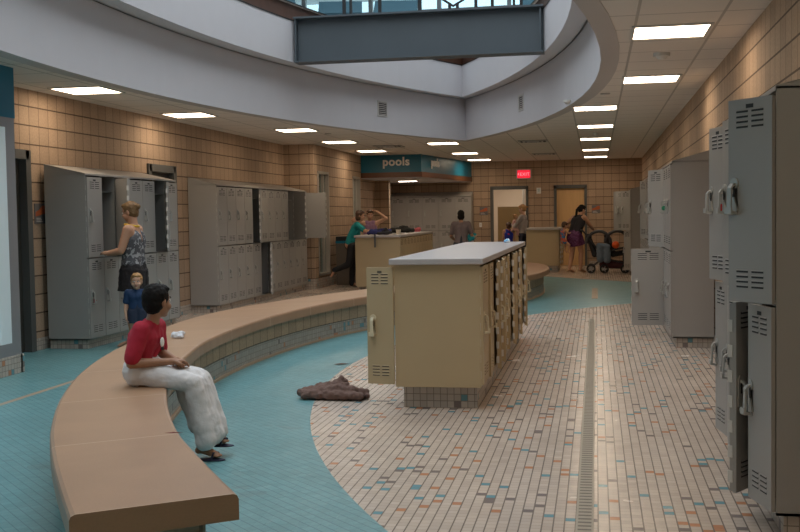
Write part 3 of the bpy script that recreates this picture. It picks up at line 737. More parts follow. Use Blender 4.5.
MB().box(-.035, .035, -.008, 0, -.06, .06).build('cover_plate', M['letter'], t); MB().box(-.008, .008, -.014, -.008, -.015, .015).build('toggle', M['trim'], t)
t = thing('fire_strobe', 'small white alarm strobe between the two back doorways', 'alarm', (-1.50, 28.6, 2.02))
MB().box(-.06, .06, -.03, 0, -.08, .08).build('housing', M['letter'], t, bevel=.006); MB().box(-.025, .025, -.055, -.03, -.03, .05).build('lens', M['glass'], t)
t = thing('exit_sign', 'glowing red exit sign with an arrow on the back wall', 'sign', (-1.89, 28.58, 2.47))
MB().box(-.2, .2, -.05, 0, -.13, .13).build('housing', M['trim'], t, bevel=.006)
MB().box(-.17, .17, -.054, -.05, -.105, .105).build('sign_face', plain('red_glow_face', (.5, .02, .04), .4, emit=(1, .02, .05), estr=1.5), t)
ex = plain('pale_red_glow', (.9, .4, .4), .4, emit=(1, .25, .3), estr=2.0)
o = text('EXIT', .12, (.025, -.056, -.045), (PI / 2, 0, 0), ex, 'lettering', '', None, .001); o.parent = t
MB().prism([(-.165, 0), (-.135, .04), (-.135, -.04)], -.057, -.054, axis='y').build('arrow', ex, t)

# ------------------------------------------------------------------ blobs, people
def blob(mb, voxel, name, mat, parent=None, smooth=4, disp=None, sub=0):
    me = mb.mesh(name + '_src', mat); o = bpy.data.objects.new(name + '_src', me); COL.objects.link(o)
    m = o.modifiers.new('r', 'REMESH'); m.mode = 'VOXEL'; m.voxel_size = voxel; m.use_smooth_shade = True
    s = o.modifiers.new('s', 'SMOOTH'); s.iterations = smooth; s.factor = .5
    if disp:
        tex = bpy.data.textures.new(name, 'CLOUDS'); tex.noise_scale = disp[1]
        d = o.modifiers.new('d', 'DISPLACE'); d.texture = tex; d.strength = disp[0]; d.mid_level = .5; d.texture_coords = 'GLOBAL'
    dg = bpy.context.evaluated_depsgraph_get(); dg.update()
    me2 = bpy.data.meshes.new_from_object(o.evaluated_get(dg)); me2.name = name
    bpy.data.objects.remove(o); bpy.data.meshes.remove(me)
    me2.materials.clear(); me2.materials.append(mat)
    for p in me2.polygons: p.use_smooth = True
    r = bpy.data.objects.new(name, me2); COL.objects.link(r)
    if parent: r.parent = parent
    return r
def V(*a): return Vector(a)
def stance(H, **ov):
    J = dict(pelvis=V(0, 0, .53), waist=V(0, 0, .62), chest=V(0, 0, .735), neck=V(0, -.005, .825), head=V(0, .012, .925))
    for s, k in ((-1, 'L'), (1, 'R')):
        J['hip' + k] = V(s * .05, 0, .51); J['knee' + k] = V(s * .052, .012, .28); J['ank' + k] = V(s * .05, -.01, .045); J['toe' + k] = V(s * .058, .085, .016)
        J['sh' + k] = V(s * .10, 0, .80); J['elb' + k] = V(s * .125, -.01, .63); J['wri' + k] = V(s * .13, .03, .485); J['hand' + k] = V(s * .128, .04, .43)
    for k, v in ov.items(): J[k] = Vector(v)
    return {k: v * H for k, v in J.items()}
def hand_prims(b, w, h, palm_n, H, curl=.5):
    """palm plus five unequal bent fingers; w wrist, h knuckle point, palm_n: direction the palm faces"""
    d = (h - w).normalized(); n = (palm_n - d * palm_n.dot(d)).normalized(); s = d.cross(n)
    q = H / 1.7
    b.rc(w, .026 * q, w + d * .035 * q, .027 * q, 8)
    for i, (o, L) in enumerate(((-.030, .062), (-.010, .074), (.010, .070), (.029, .055))):
        k = w + d * .085 * q + s * o * q; b.rc(w + d * .02 * q + s * o * .6 * q, .014 * q, k, .0105 * q, 8)
        a1 = (d * math.cos(curl) + n * math.sin(curl)); a2 = (d * math.cos(curl * 2.1) + n * math.sin(curl * 2.1))
        m = k + a1 * L * .5 * q; e = m + a2 * L * .45 * q
        b.rc(k, .010 * q, m, .009 * q, 8); b.rc(m, .009 * q, e, .0075 * q, 8)
    t0 = w + d * .025 * q - s * .026 * q; t1 = t0 + (d * .7 - s * .6 + n * .35).normalized() * .04 * q; t2 = t1 + (d * .95 + n * .4).normalized() * .03 * q
    b.rc(t0, .0135 * q, t1, .0105 * q, 8); b.rc(t1, .0105 * q, t2, .009 * q, 8)
def head_rot(look):
    f = Vector(look).normalized(); r = f.cross(Vector((0, 0, 1))).normalized(); u = r.cross(f)
    return Matrix((r, f, u)).transposed()      # columns: right, forward, up
def person(label, loc, facing, H, J, skin, look=None, hair=None, clothes=(), voxel=.009, child=False, name='person', build=1., group=None):
    root = thing(name, label, 'person', loc, facing, group)
    q = H / 1.7 * build; b = MB()
    hs = (1.22 if child else 1.0) * H / 1.7; 
    if child == 2: hs = 1.5 * H / 1.7
    # torso
    rgt = (J['shR'] - J['shL']).normalized(); hr = (J['hipR'] - J['hipL']).normalized()
    for s in (-1, 1):
        b.rc(J['pelvis'] + hr * .055 * s * q, .098 * q, J['waist'] + rgt * .045 * s * q, .082 * q)
        b.rc(J['waist'] + rgt * .045 * s * q, .082 * q, J['chest'] + rgt * .062 * s * q, .098 * q)
    b.rc(J['shL'], .052 * q, J['shR'], .052 * q); b.rc(J['chest'], .1 * q, J['neck'], .055 * q)
    for s, k in ((-1, 'L'), (1, 'R')):
        b.rc(J['chest'] + rgt * .07 * s * q, .08 * q, J['sh' + k], .055 * q)
        b.rc(J['hip' + k], .085 * q, J['knee' + k], .052 * q); b.rc(J['knee' + k], .052 * q, J['knee' + k].lerp(J['ank' + k], .35), .054 * q); b.rc(J['knee' + k].lerp(J['ank' + k], .35), .054 * q, J['ank' + k], .033 * q)
        b.rc(J['ank' + k], .034 * q, J['toe' + k], .024 * q); b.rc(J['ank' + k], .034 * q, J['ank' + k] + (J['ank' + k] - J['toe' + k]).normalized() * .03 * q - V(0, 0, .02 * q), .026 * q)
        for j in range(5):
            f = (J['toe' + k] - J['ank' + k]); f.z = 0; f.normalize(); sd = Vector((f.y, -f.x, 0))
            p = J['toe' + k] + sd * (j - 2) * .012 * q; b.rc(p - V(0, 0, .004 * q), .012 * q, p + f * (.03 - abs(j - 1) * .004) * q - V(0, 0, .006 * q), .009 * q, 8)
        b.rc(J['sh' + k], .053 * q, J['elb' + k], .038 * q); b.rc(J['elb' + k], .038 * q, J['elb' + k].lerp(J['wri' + k], .3), .036 * q); b.rc(J['elb' + k].lerp(J['wri' + k], .3), .036 * q, J['wri' + k], .024 * q)
        hand_prims(b, J['wri' + k], J['hand' + k], J.get('palm' + k, Vector((-(-1 if k == 'L' else 1), 0, 0))), H * (1.12 if child else 1))
    hd = J['head']; Rm = head_rot(look or (0, 1, 0))
    b.rc(J['neck'], .05 * q, hd + Rm @ V(0, -.015, -.05) * hs, .048 * q)
    b.ell(hd + Rm @ V(0, -.012, .018) * hs, (.074 * hs, .092 * hs, .088 * hs), 20, 14, rot=Rm)
    b.ell(hd + Rm @ V(0, .022, -.045) * hs, (.056 * hs, .062 * hs, .066 * hs), 16, 12, rot=Rm)
    b.ell(hd + Rm @ V(0, .052, -.092) * hs, (.026 * hs, .025 * hs, .02 * hs), 10, 8, rot=Rm)
    b.rc(hd + Rm @ V(0, .078, .0) * hs, .008 * hs, hd + Rm @ V(0, .096, -.034) * hs, .013 * hs, 8)
    for s in (-1, 1):
        b.ell(hd + Rm @ V(.074 * s, -.012, -.012) * hs, (.011 * hs, .018 * hs, .032 * hs), 10, 8, rot=Rm)
        b.ell(hd + Rm @ V(.04 * s, .05, -.04) * hs, .026 * hs, 10, 8)
    body = blob(b, voxel, 'body', skin, root, 2)
    # face details
    for s in (-1, 1):
        e = MB(); e.ell(hd + Rm @ V(.03 * s, .0735, .0) * hs, (.013 * hs, .006 * hs, .0075 * hs), 10, 8, rot=Rm); e.ell(hd + Rm @ V(.03 * s, .0785, .0) * hs, (.006 * hs, .003 * hs, .006 * hs), 8, 6, 1, rot=Rm)
        e.build('eye', [M['letter'], M['black']], root)
        e = MB(); e.tube([hd + Rm @ V(.016 * s, .083, .018) * hs, hd + Rm @ V(.03 * s, .082, .023) * hs, hd + Rm @ V(.045 * s, .073, .018) * hs], .003 * hs, 6); e.build('eyebrow', hair[0] if hair else M['black'], root)
    e = MB(); e.ell(hd + Rm @ V(0, .0835, -.062) * hs, (.022 * hs, .007 * hs, .007 * hs), 10, 8, rot=Rm); e.build('lips', LIP, root)
    if hair:
        hm_, style = hair; h = MB()
        c = hd + Rm @ V(0, -.024, .03) * hs
        h.ell(c, (.084 * hs, .094 * hs, .088 * hs), 20, 14, rot=Rm)
        h.ell(hd + Rm @ V(0, -.045, -.015) * hs, (.077 * hs, .064 * hs, .075 * hs), 16, 12, rot=Rm)
        h.ell(hd + Rm @ V(0, .032, .078) * hs, (.062 * hs, .045 * hs, .028 * hs), 16, 10, rot=Rm)
        if style == 'bun': h.ell(hd + Rm @ V(.0, -.115, .03) * hs, (.035 * hs, .035 * hs, .035 * hs))
        if style == 'twist': h.rc(hd + Rm @ V(0, -.1, .03) * hs, .03 * hs, hd + Rm @ V(.03, -.155, .0) * hs, .016 * hs)
        if style == 'ponytail':
            h.rc(hd + Rm @ V(0, -.1, .03) * hs, .03 * hs, hd + Rm @ V(0, -.14, -.06) * hs, .034 * hs); h.rc(hd + Rm @ V(0, -.14, -.06) * hs, .034 * hs, hd + Rm @ V(.02, -.13, -.22) * hs, .026 * hs); h.rc(hd + Rm @ V(.02, -.13, -.22) * hs, .026 * hs, hd + Rm @ V(.03, -.12, -.32) * hs, .01 * hs)
        if style == 'bob': h.ell(hd + Rm @ V(0, -.035, -.05) * hs, (.088 * hs, .07 * hs, .08 * hs))
        blob(h, max(.006, voxel * .9), 'hair', hm_, root, 2, (.014 * hs, .02))
    for cl in clothes:
        kind, mat = cl[0], cl[1]; c = MB(); g = .012 * q
        if kind in ('tshirt', 'tank', 'tube', 'sweater'):
            for s in (-1, 1):
                lo = J['waist'].lerp(J['pelvis'], .95 if child is True else .75)
                c.rc(lo + hr * .058 * s * q, .094 * q + g, J['waist'] + rgt * .047 * s * q, .087 * q + g)
                c.rc(J['waist'] + rgt * .047 * s * q, .087 * q + g, J['chest'] + rgt * .062 * s * q, .098 * q + g)
            if kind != 'tube':
                wd = 1 if kind != 'tank' else .5
                ctr = (J['shL'] + J['shR']) / 2
                c.rc(ctr + (J['shL'] - ctr) * wd, .05 * q + g, ctr + (J['shR'] - ctr) * wd, .05 * q + g)
                c.rc(J['chest'], .1 * q + g, J['neck'] - (J['neck'] - J['chest']) * .3, .06 * q + g)
            if kind in ('tshirt', 'sweater'):
                for k in 'LR':
                    end = J['sh' + k].lerp(J['elb' + k], .84 if child is True else .72); c.rc(J['sh' + k], .055 * q + g, end, .05 * q + g)
                    sgn = -1 if k == 'L' else 1; c.rc(J['chest'] + rgt * .07 * sgn * q, .082 * q + g, J['sh' + k], .055 * q + g)
                    if kind == 'sweater': c.rc(J['sh' + k].lerp(J['elb' + k], .7), .045 * q + g, J['elb' + k], .04 * q + g); c.rc(J['elb' + k], .04 * q + g, J['wri' + k], .027 * q + g)
            blob(c, max(.007, voxel), 'shirt' if kind in ('tshirt', 'sweater') else 'top', mat, root, 3, (.012 * q, .06))
        if kind == 'trousers':
            for k in 'LR':
                c.rc(J['hip' + k], .092 * q + g, J['knee' + k], .06 * q + g); c.rc(J['knee' + k], .06 * q + g, J['ank' + k], .045 * q + g)
            c.rc(J['hipL'], .1 * q + g, J['hipR'], .1 * q + g); c.rc(J['pelvis'], .1 * q + g, J['waist'], .085 * q + g)
            blob(c, voxel, 'trousers', mat, root, 3, (.012 * q, .07))
        if kind in ('skirt', 'shorts'):
            L = cl[2]
            if kind == 'skirt':
                m = (J['hipL'] + J['hipR']) / 2; k_ = (J['kneeL'] + J['kneeR']) / 2; e_ = m.lerp(k_, L)
                for s in (-1, 1): c.rc(J['waist'].lerp(J['pelvis'], .5) + hr * .05 * s * q, .09 * q + g, J['pelvis'] + hr * .058 * s * q, .105 * q + g); c.cone(J['pelvis'] + hr * .05 * s * q, e_ + hr * .065 * s * q, .115 * q + g, .125 * q + g, 20)
            else:
                for k in 'LR': c.rc(J['waist'].lerp(J['pelvis'], .7) , .09 * q + g, J['hip' + k], .09 * q + g); c.cone(J['hip' + k], J['hip' + k].lerp(J['knee' + k], L), .1 * q + g, .09 * q + g, 16)
            blob(c, voxel, kind, mat, root, 2, (.014 * q, .05))
    return root
SK1 = plain('warm_skin', (.50, .27, .17), .55); SK2 = plain('light_skin', (.60, .36, .25), .55); SK3 = plain('tan_skin', (.36, .18, .10), .55)
LIP = plain('lips', (.42, .14, .11), .5)
HBK = plain('black_hair', (.008, .006, .005), .75, spec=.2); HBL = plain('dark_blond_hair', (.17, .09, .032), .6); HBR = plain('brown_hair', (.07, .03, .015), .5); HTD = plain('blond_hair', (.42, .23, .09), .5)
def pattern(name, a, b_, sc, th=.55):
    m, nt, bs = nmat(name); tc = nt.nodes.new('ShaderNodeTexCoord'); g = N(nt)
    n = g.noise(tc.outputs['Object'], sc, 3); nt.links.new(g.mix(g.m('GREATER_THAN', n, th), a, b_), bs.inputs['Base Color']); bs.inputs['Roughness'].default_value = .8; return m
# --- seated boy (local: forward +Y). facing world +x
H = 1.19
J = dict(pelvis=V(0, -.01, .505), waist=V(0, -.02, .60), chest=V(0, .015, .71), neck=V(0, .055, .80), head=V(-.01, .09, .925),
         hipL=V(-.055, 0, .485), hipR=V(.055, 0, .485), kneeL=V(-.075, .33, .45), kneeR=V(.085, .325, .45), ankL=V(-.06, .39, .13), ankR=V(.07, .37, .065), toeL=V(-.06, .46, .09), toeR=V(.075, .46, .035),
         shL=V(-.12, .035, .765), shR=V(.12, .035, .765), elbL=V(-.165, .03, .60), elbR=V(.165, -.01, .575), wriL=V(-.05, .18, .565), wriR=V(.07, .19, .575), handL=V(-.0, .22, .57), handR=V(.03, .235, .575), palmL=V(0, 0, -1), palmR=V(0, 0, -1))
SHR = pattern('red_cotton', (.42, .012, .035), (.36, .01, .03), 6)
boy = person('boy in a red t-shirt with a white towel round his legs sitting on the bench', (-2.635, 5.86, .0), R(-89), 1.24, J, SK3, look=(-.90, .44, -.02), hair=(HBK, 'short'), clothes=(('tshirt', SHR),), voxel=.0055, child=True, build=1.1)
# white towel wrapped round waist and legs
c = MB(); TW = plain('white_terry', (.70, .67, .66), .9, noise=.05, nscale=40, bump=.4)
c.rc((-.05, -.01, .518), .1, (.05, -.01, .518), .1, 20); c.rc((-.06, .02, .505), .082, (-.07, .33, .455), .055, 20); c.rc((.06, .02, .505), .082, (.085, .325, .455), .055, 20); c.rc((0, 0, .50), .08, (0, .30, .465), .062, 20)
for s, e in ((-1, (-.075, .42, .15)), (1, (.09, .40, .12)), (0, (.0, .42, .14))): c.rc((s * .075, .33, .45), .055, e, .062, 20)
for a_, b2 in (((-.03, .33, .445), (-.03, .41, .14)), ((.04, .33, .445), (.04, .41, .13)), ((0, .24, .42), (0, .33, .2))): c.rc(a_, .056, b2, .064, 16)
tw = blob(c, .007, 'towel_wrap', TW, boy, 5, (.02, .09))
SD = plain('navy_sandal', (.02, .02, .05), .6)
for k, sg in (('L', -1), ('R', 1)):
    a, t_ = J['ank' + k], J['toe' + k]; f = (t_ - a); f.z = 0; f.normalize(); mid = (a + t_) / 2
    s_ = MB(); s_.ell((mid.x, mid.y + .01, t_.z - .030), (.034, .088, .010), 16, 8); s_.tube([(mid.x - .034, mid.y + .02, t_.z - .028), (mid.x - .02, mid.y + .03, t_.z + .012), (mid.x, mid.y + .055, t_.z + .012), (mid.x + .02, mid.y + .03, t_.z + .012), (mid.x + .034, mid.y + .02, t_.z - .028)], .006)
    s_.build('sandal', SD, boy)
# small print on the chest of the shirt
s_ = MB(); s_.ell((.0, .115, .68), (.03, .006, .03), 10, 6); s_.ell((.0, .116, .645), (.02, .006, .012), 10, 6, 1); s_.build('chest_print', [M['letter'], M['black']], boy)

# --- woman at the lockers, seen from behind, facing the wall (-x)
H = 1.62
J = stance(H, shL=(-.098, .0, .80), shR=(.098, .0, .80), elbL=(-.13, .04, .66), wriL=(-.06, .155, .64), handL=(-.035, .19, .65), elbR=(.13, .03, .66), wriR=(.08, .155, .65), handR=(.05, .19, .655), palmL=(.3, 0, -1), palmR=(-.3, 0, -1), head=(.0, .02, .925))
w1 = person('woman in a patterned strapless top and dark skirt facing the open lockers', (-5.04, 11.0, 0), R(95), H, J, SK1, look=(.12, .95, -.25), hair=(HBL, 'bun'),
            clothes=(('tube', pattern('grey_floral_print', (.09, .09, .10), (.36, .36, .37), 28, .56)), ('skirt', plain('black_skirt', (.015, .011, .012), .8), .56)), voxel=.0085, build=1.14)
c = MB(); c.tube([(.07 * math.cos(a), .01 + .075 * math.sin(a), 1.345 + .012 * math.sin(a)) for a in [i * PI / 8 for i in range(17)]], .013); c.build('yellow_tie', plain('yellow_cloth', (.7, .42, .03), .7), w1)
# --- toddler
H = .86
J = stance(H, head=(0, .01, .875), neck=(0, 0, .78), chest=(0, 0, .68), shL=(-.11, 0, .735), shR=(.11, 0, .735), elbL=(-.14, 0, .58), elbR=(.14, 0, .58), wriL=(-.14, .04, .45), wriR=(.14, .04, .45), handL=(-.135, .05, .40), handR=(.135, .05, .40))
person('blond toddler in a blue shirt standing next to the woman at the lockers', (-4.84, 10.62, 0), R(205), H, J, SK2, look=(.15, 1, -.05), hair=(HTD, 'short'),
       clothes=(('tshirt', plain('royal_blue_shirt', (.008, .035, .10), .8)), ('shorts', plain('navy_shorts', (.02, .03, .06), .8), .7)), voxel=.0075, child=2, build=1.12)
# --- person in grey shirt beyond the island, seen from behind
H = 1.52
J = stance(H, elbR=(.15, .02, .64), wriR=(.15, .13, .60), handR=(.12, .17, .60), elbL=(-.14, .02, .63), wriL=(-.10, .14, .58), handL=(-.06, .17, .585))
person('person with short dark hair in a grey t-shirt standing beyond the island, seen from behind', (-2.81, 22.3, 0), R(8), H, J, SK3, hair=(HBK, 'bob'), clothes=(('tshirt', plain('charcoal_shirt', (.17, .13, .13), .85)), ('trousers', plain('dark_shorts', (.03, .03, .04), .8))), voxel=.011)
c = MB(); c.ell((0, 0, 0), (.15, .12, .13)); c.ell((.1, .02, .05), (.1, .1, .1)); c.ell((-.08, -.02, -.08), (.12, .1, .08)); c.ell((.02, -.05, .1), (.1, .08, .06))
o = blob(c, .014, 'towel_bundle', pattern('teal_and_tan_towel', (.02, .30, .34), (.5, .32, .2), 9, .6), None, 2, (.05, .06)); o.location = (-2.608, 22.42, .93); o.scale = (.6, .6, .6); tag(o, 'teal and tan towel bundle carried beside the grey-shirted person', 'towel')
# --- woman in teal at the mid-left island, one leg kicked back
H = 1.60
J = stance(H, pelvis=(0, -.03, .53), waist=(0, .0, .62), chest=(0, .055, .725), neck=(0, .09, .80), head=(0, .115, .89), shL=(-.10, .07, .775), shR=(.10, .07, .775),
           elbL=(-.13, .08, .60), wriL=(-.13, .10, .46), handL=(-.13, .11, .41), elbR=(.16, .16, .70), wriR=(.15, .27, .69), handR=(.15, .30, .69), kneeR=(.06, -.04, .29), ankR=(.06, -.22, .22), toeR=(.06, -.26, .15))
person('woman in a teal t-shirt leaning against the far-left island', (-4.78, 20.55, 0), R(-75), H, J, SK1, look=(.2, 1, -.2), hair=(HBR, 'bob'), clothes=(('tshirt', plain('teal_shirt', (.005, .23, .24), .8)), ('trousers', plain('black_trousers', (.015, .015, .018), .8))), voxel=.011)
H = 1.58
J = stance(H, elbL=(-.22, .05, .86), wriL=(-.10, .03, .95), handL=(-.06, .03, .97), elbR=(.24, .05, .84), wriR=(.13, .05, .93), handR=(.09, .05, .95), head=(0, .03, .915))
person('person in a lilac top raising both arms behind the mid-left island', (-4.78, 22.3, 0), R(200), H, J, SK2, look=(0, 1, -.3), hair=(HBR, 'short'), clothes=(('tank', plain('lilac_top', (.34, .2, .32), .8)), ('trousers', plain('dark_jeans', (.02, .025, .05), .8))), voxel=.011)
# --- girl in blue swimsuit + woman holding baby near the open back door
H = 1.22
J = stance(H, head=(0, .01, .905))
person('girl in a blue and red swimsuit standing by the back doorway', (-2.2, 27.2, 0), R(10), H, J, SK1, hair=(HBR, 'bun'), clothes=(('tank', pattern('blue_red_swimsuit', (.02, .04, .4), (.6, .03, .05), 12, .58)), ('shorts', plain('blue_swim_shorts', (.02, .04, .3), .7), .2)), voxel=.011, child=True)
H = 1.66
J = stance(H, elbL=(-.13, .10, .66), wriL=(.02, .17, .68), handL=(.06, .17, .68), elbR=(.14, .09, .64), wriR=(.02, .18, .60), handR=(-.03, .18, .60), palmL=(0, -1, 0), palmR=(0, -1, 0))
person('blond woman in a grey shirt and dark jeans holding a baby', (-1.82, 27.0, 0), R(80), H, J, SK2, look=(.1, 1, -.3), hair=(HTD, 'twist'), clothes=(('sweater', plain('light_grey_shirt', (.36, .32, .31), .85)), ('trousers', plain('indigo_jeans', (.02, .025, .05), .8))), voxel=.011)
H = .66
J = dict(pelvis=V(0, -.02, .1), waist=V(0, -.02, .2), chest=V(0, 0, .32), neck=V(0, .02, .42), head=V(0, .05, .55), hipL=V(-.06, 0, .08), hipR=V(.06, 0, .08), kneeL=V(-.09, .14, .02), kneeR=V(.09, .14, .02), ankL=V(-.08, .12, -.14), ankR=V(.08, .12, -.14), toeL=V(-.08, .18, -.18), toeR=V(.08, .18, -.18),
         shL=V(-.1, 0, .38), shR=V(.1, 0, .38), elbL=V(-.14, .06, .26), elbR=V(.14, .06, .26), wriL=V(-.1, .14, .28), wriR=V(.1, .14, .28), handL=V(-.08, .18, .28), handR=V(.08, .18, .28))
J = {k: v * H for k, v in J.items()}
person('baby in a pink outfit held on the blond woman\'s arm', (-2.03, 26.86, .98), R(-70), H, J, SK2, hair=(HTD, 'short'), clothes=(('tshirt', plain('pink_outfit', (.55, .32, .3), .85)), ('trousers', plain('pink_leggings', (.5, .3, .28), .85))), voxel=.009, child=2)
# --- woman leaning to stroller with child on the hip
H = 1.66
J = stance(H, pelvis=(0, -.03, .53), waist=(0, .01, .625), chest=(0, .06, .73), neck=(0, .11, .80), head=(0, .145, .895), shL=(-.10, .07, .78), shR=(.10, .07, .78),
           elbR=(.13, .17, .66), wriR=(.10, .28, .60), handR=(.08, .31, .59), elbL=(-.20, .02, .68), wriL=(-.14, .10, .60), handL=(-.10, .14, .585), kneeR=(.06, .04, .285), ankR=(.06, .02, .045), toeR=(.065, .11, .016), hipL=(-.05, 0, .51), kneeL=(-.055, -.02, .285), ankL=(-.055, -.08, .045), toeL=(-.06, .01, .016))
person('woman in a black tank top and purple skirt leaning over the stroller', (-.47, 25.3, 0), R(-38), H, J, SK1, look=(.3, 1, -.35), hair=(HBK, 'ponytail'), clothes=(('tank', plain('black_top', (.012, .010, .014), .8)), ('skirt', pattern('purple_striped_skirt', (.09, .015, .07), (.13, .04, .12), 20, .5), .52)), voxel=.01, build=1.15)
H = .85
J = dict(pelvis=V(0, -.02, .1), waist=V(0, -.02, .2), chest=V(0, 0, .32), neck=V(0, .02, .42), head=V(0, .05, .52), hipL=V(-.06, 0, .08), hipR=V(.06, 0, .08), kneeL=V(-.12, .14, .02), kneeR=V(.12, .12, -.02), ankL=V(-.1, .1, -.18), ankR=V(.1, .08, -.2), toeL=V(-.1, .15, -.24), toeR=V(.1, .13, -.26),
         shL=V(-.1, 0, .38), shR=V(.1, 0, .38), elbL=V(-.14, .1, .30), elbR=V(.14, .1, .30), wriL=V(-.1, .2, .32), wriR=V(.1, .2, .32), handL=V(-.08, .24, .32), handR=V(.08, .24, .32))
J = {k: v * H for k, v in J.items()}
person('small child in a bright patterned swimsuit carried on the leaning woman\'s hip', (-.76, 25.22, .68), R(-60), H, J, SK1, look=(0, 1, -.4), hair=(HBR, 'short'), clothes=(('tank', pattern('bright_print', (.5, .1, .06), (.05, .2, .4), 14, .5)), ('shorts', pattern('bright_print_shorts', (.5, .1, .06), (.05, .2, .4), 14, .5), .4)), voxel=.009, child=2)

# ------------------------------------------------------------------ stroller
st = thing('stroller', 'black double stroller parked beside the leaning woman', 'stroller', (.20, 25.22, 0), 0)
FAB = plain('black_stroller_fabric', (.018, .018, .02), .8); FRM = plain('dark_stroller_frame', (.05, .05, .055), .35, metal=.5)
b = MB()
for s in (-.24, .24): b.tube([(-.52, s, 1.0), (-.36, s, .82), (-.02, s, .33), (.42, s, .24)], .014); b.tube([(-.30, s, .15), (-.02, s, .36), (.1, s, .52), (.5, s, .6)], .014); b.tube([(.42, s, .14), (.42, s, .55)], .014)
b.tube([(-.52, -.24, 1.0), (-.56, 0, 1.02), (-.52, .24, 1.0)], .018); b.tube([(-.3, -.24, .15), (-.3, .24, .15)], .012); b.build('frame', FRM, st)
def wheel(x, y, r):
    w = MB(); ts = [(x + r * .82 * math.cos(a), y, r + r * .82 * math.sin(a)) for a in [i * PI / 12 for i in range(25)]]; w.tube(ts, r * .18, 8)
    hb = w.build('wheel', FAB, st); k = MB(); k.cone((x, y - .02, r), (x, y + .02, r), .03, .03, 12)
    for a in range(5): k.tube([(x, y, r), (x + r * .8 * math.cos(a * 1.257), y, r + r * .8 * math.sin(a * 1.257))], .008, 6)
    k.build('hub', M['alum'], hb)
for s in (-.27, .27): wheel(-.32, s, .105); wheel(-.02, s, .105); wheel(.45, s, .105)
def seat(x, sc):
    c = MB(); c.rc((x - .12 * sc, 0, .45), .07, (x - .26 * sc, 0, .86), .06); c.rc((x - .12 * sc, 0, .43), .07, (x + .16 * sc, 0, .47), .06)
    for s in (-.2, .2): c.rc((x - .12 * sc, s, .45), .045, (x - .26 * sc, s, .86), .045); c.rc((x - .12 * sc, s, .43), .05, (x + .16 * sc, s, .47), .045)
    c.rc((x - .12, -.2, .43), .06, (x - .12, .2, .43), .06); c.rc((x - .24 * sc, -.2, .84), .06, (x - .24 * sc, .2, .84), .06); c.rc((x + .14, -.18, .46), .05, (x + .14, .18, .46), .05); c.rc((x - .19, -.2, .65), .055, (x - .19, .2, .65), .055)
    blob(c, .02, 'seat', FAB, st, 3)
    h = MB(); n = 8
    for i in range(n):                       # folding canopy ribs: half barrel
        a0, a1 = PI * (.35 + .55 * i / n), PI * (.35 + .55 * (i + 1) / n)
        for (ra, rb) in ((.27, .27),):
            p = [(x - .02 - ra * math.cos(a) * -1 * -1, y_, .70 + rb * math.sin(a)) for a in (a0, a1) for y_ in (-.23, .23)]
            h.add([p[0], p[1], p[3], p[2]], [(0, 1, 2, 3)], 0); q_ = [(v[0] * 1 + 0, v[1], v[2] - .012) for v in p]; h.add([q_[0], q_[1], q_[3], q_[2]], [(3, 2, 1, 0)], 0)
        h.tube([(x - .02 - .275 * math.cos(a0), -.235, .70 + .275 * math.sin(a0)), (x - .02 - .275 * math.cos(a0), .235, .70 + .275 * math.sin(a0))], .011, 6)
    for s in (-.235, .235): h.tube([(x - .02 - .275 * math.cos(a), s, .70 + .275 * math.sin(a)) for a in [PI * (.0 + 1.0 * i / 10) for i in range(11)]], .034, 8)
    h.build('canopy', plain('charcoal_canopy', (.035, .035, .04), .6), st)
seat(-.12, 1); seat(.30, 1)
c = MB(); c.rc((-.05, -.16, .2), .09, (.38, -.16, .19), .09); c.rc((-.05, .16, .2), .09, (.38, .16, .19), .09); c.rc((0, 0, .2), .1, (.35, 0, .19), .1); blob(c, .02, 'basket', plain('maroon_black_basket', (.06, .012, .016), .8), st)
c = MB(); c.ell((0, 0, 0), .085, 20, 14); tag(c.build('ball', plain('orange_rubber', (.75, .11, .02), .5), loc=(.44, 24.93, .66)), 'orange ball sitting in the rear stroller seat', 'ball')
c = MB(); c.rc((-.09, 0, .52), .07, (.09, 0, .50), .07); c.rc((-.08, 0, .5), .075, (-.07, -.02, .22), .085); c.rc((.08, 0, .5), .075, (.09, -.02, .2), .085); c.rc((-.1, 0, .4), .06, (.1, 0, .4), .06)
o = blob(c, .012, 'denim_legs', plain('faded_denim', (.13, .17, .22), .9), None, 3, (.03, .07)); o.location = (.16, 24.86, .12); tag(o, 'faded denim legs standing for the child seated in the stroller', 'clothing')  # two denim legs stand for a child seated in the stroller

# ------------------------------------------------------------------ loose things
def crumple(pts, voxel, name, mat, loc, label, cat, disp, rz=0, sm=2):
    c = MB()
    for p in pts: c.rc(p[0], p[1], p[2], p[3], 12)
    o = blob(c, voxel, name, mat, None, sm, disp); o.location = loc; o.rotation_euler = (0, 0, rz)
    if name == 'blue_goggles': o.scale = (.6,) * 3
    return tag(o, label, cat)
TB = plain('brown_terry', (.17, .10, .08), .95, noise=.12, nscale=60, bump=.6)
c = MB()
random.seed(11)
segs = [((-.24, 0, .03), .035, (.0, .05, .045), .05), ((-.2, -.1, .025), .03, (.22, -.12, .025), .03), ((0, .02, .06), .055, (.06, .04, .09), .035), ((.05, .0, .04), .05, (.25, -.03, .03), .03), ((-.22, .08, .03), .03, (-.05, .1, .05), .04), ((-.1, -.05, .045), .045, (.15, -.06, .05), .035), ((-.27, -.03, .025), .025, (-.2, -.1, .03), .03), ((.2, .05, .025), .03, (.27, -.06, .02), .02), ((-.12, .02, .06), .03, (-.02, -.03, .075), .03), ((.05, .09, .04), .04, (-.1, .12, .03), .03)]
for s_ in segs: c.rc(*s_)
c.box(-.24, .24, -.12, .12, .002, .02)
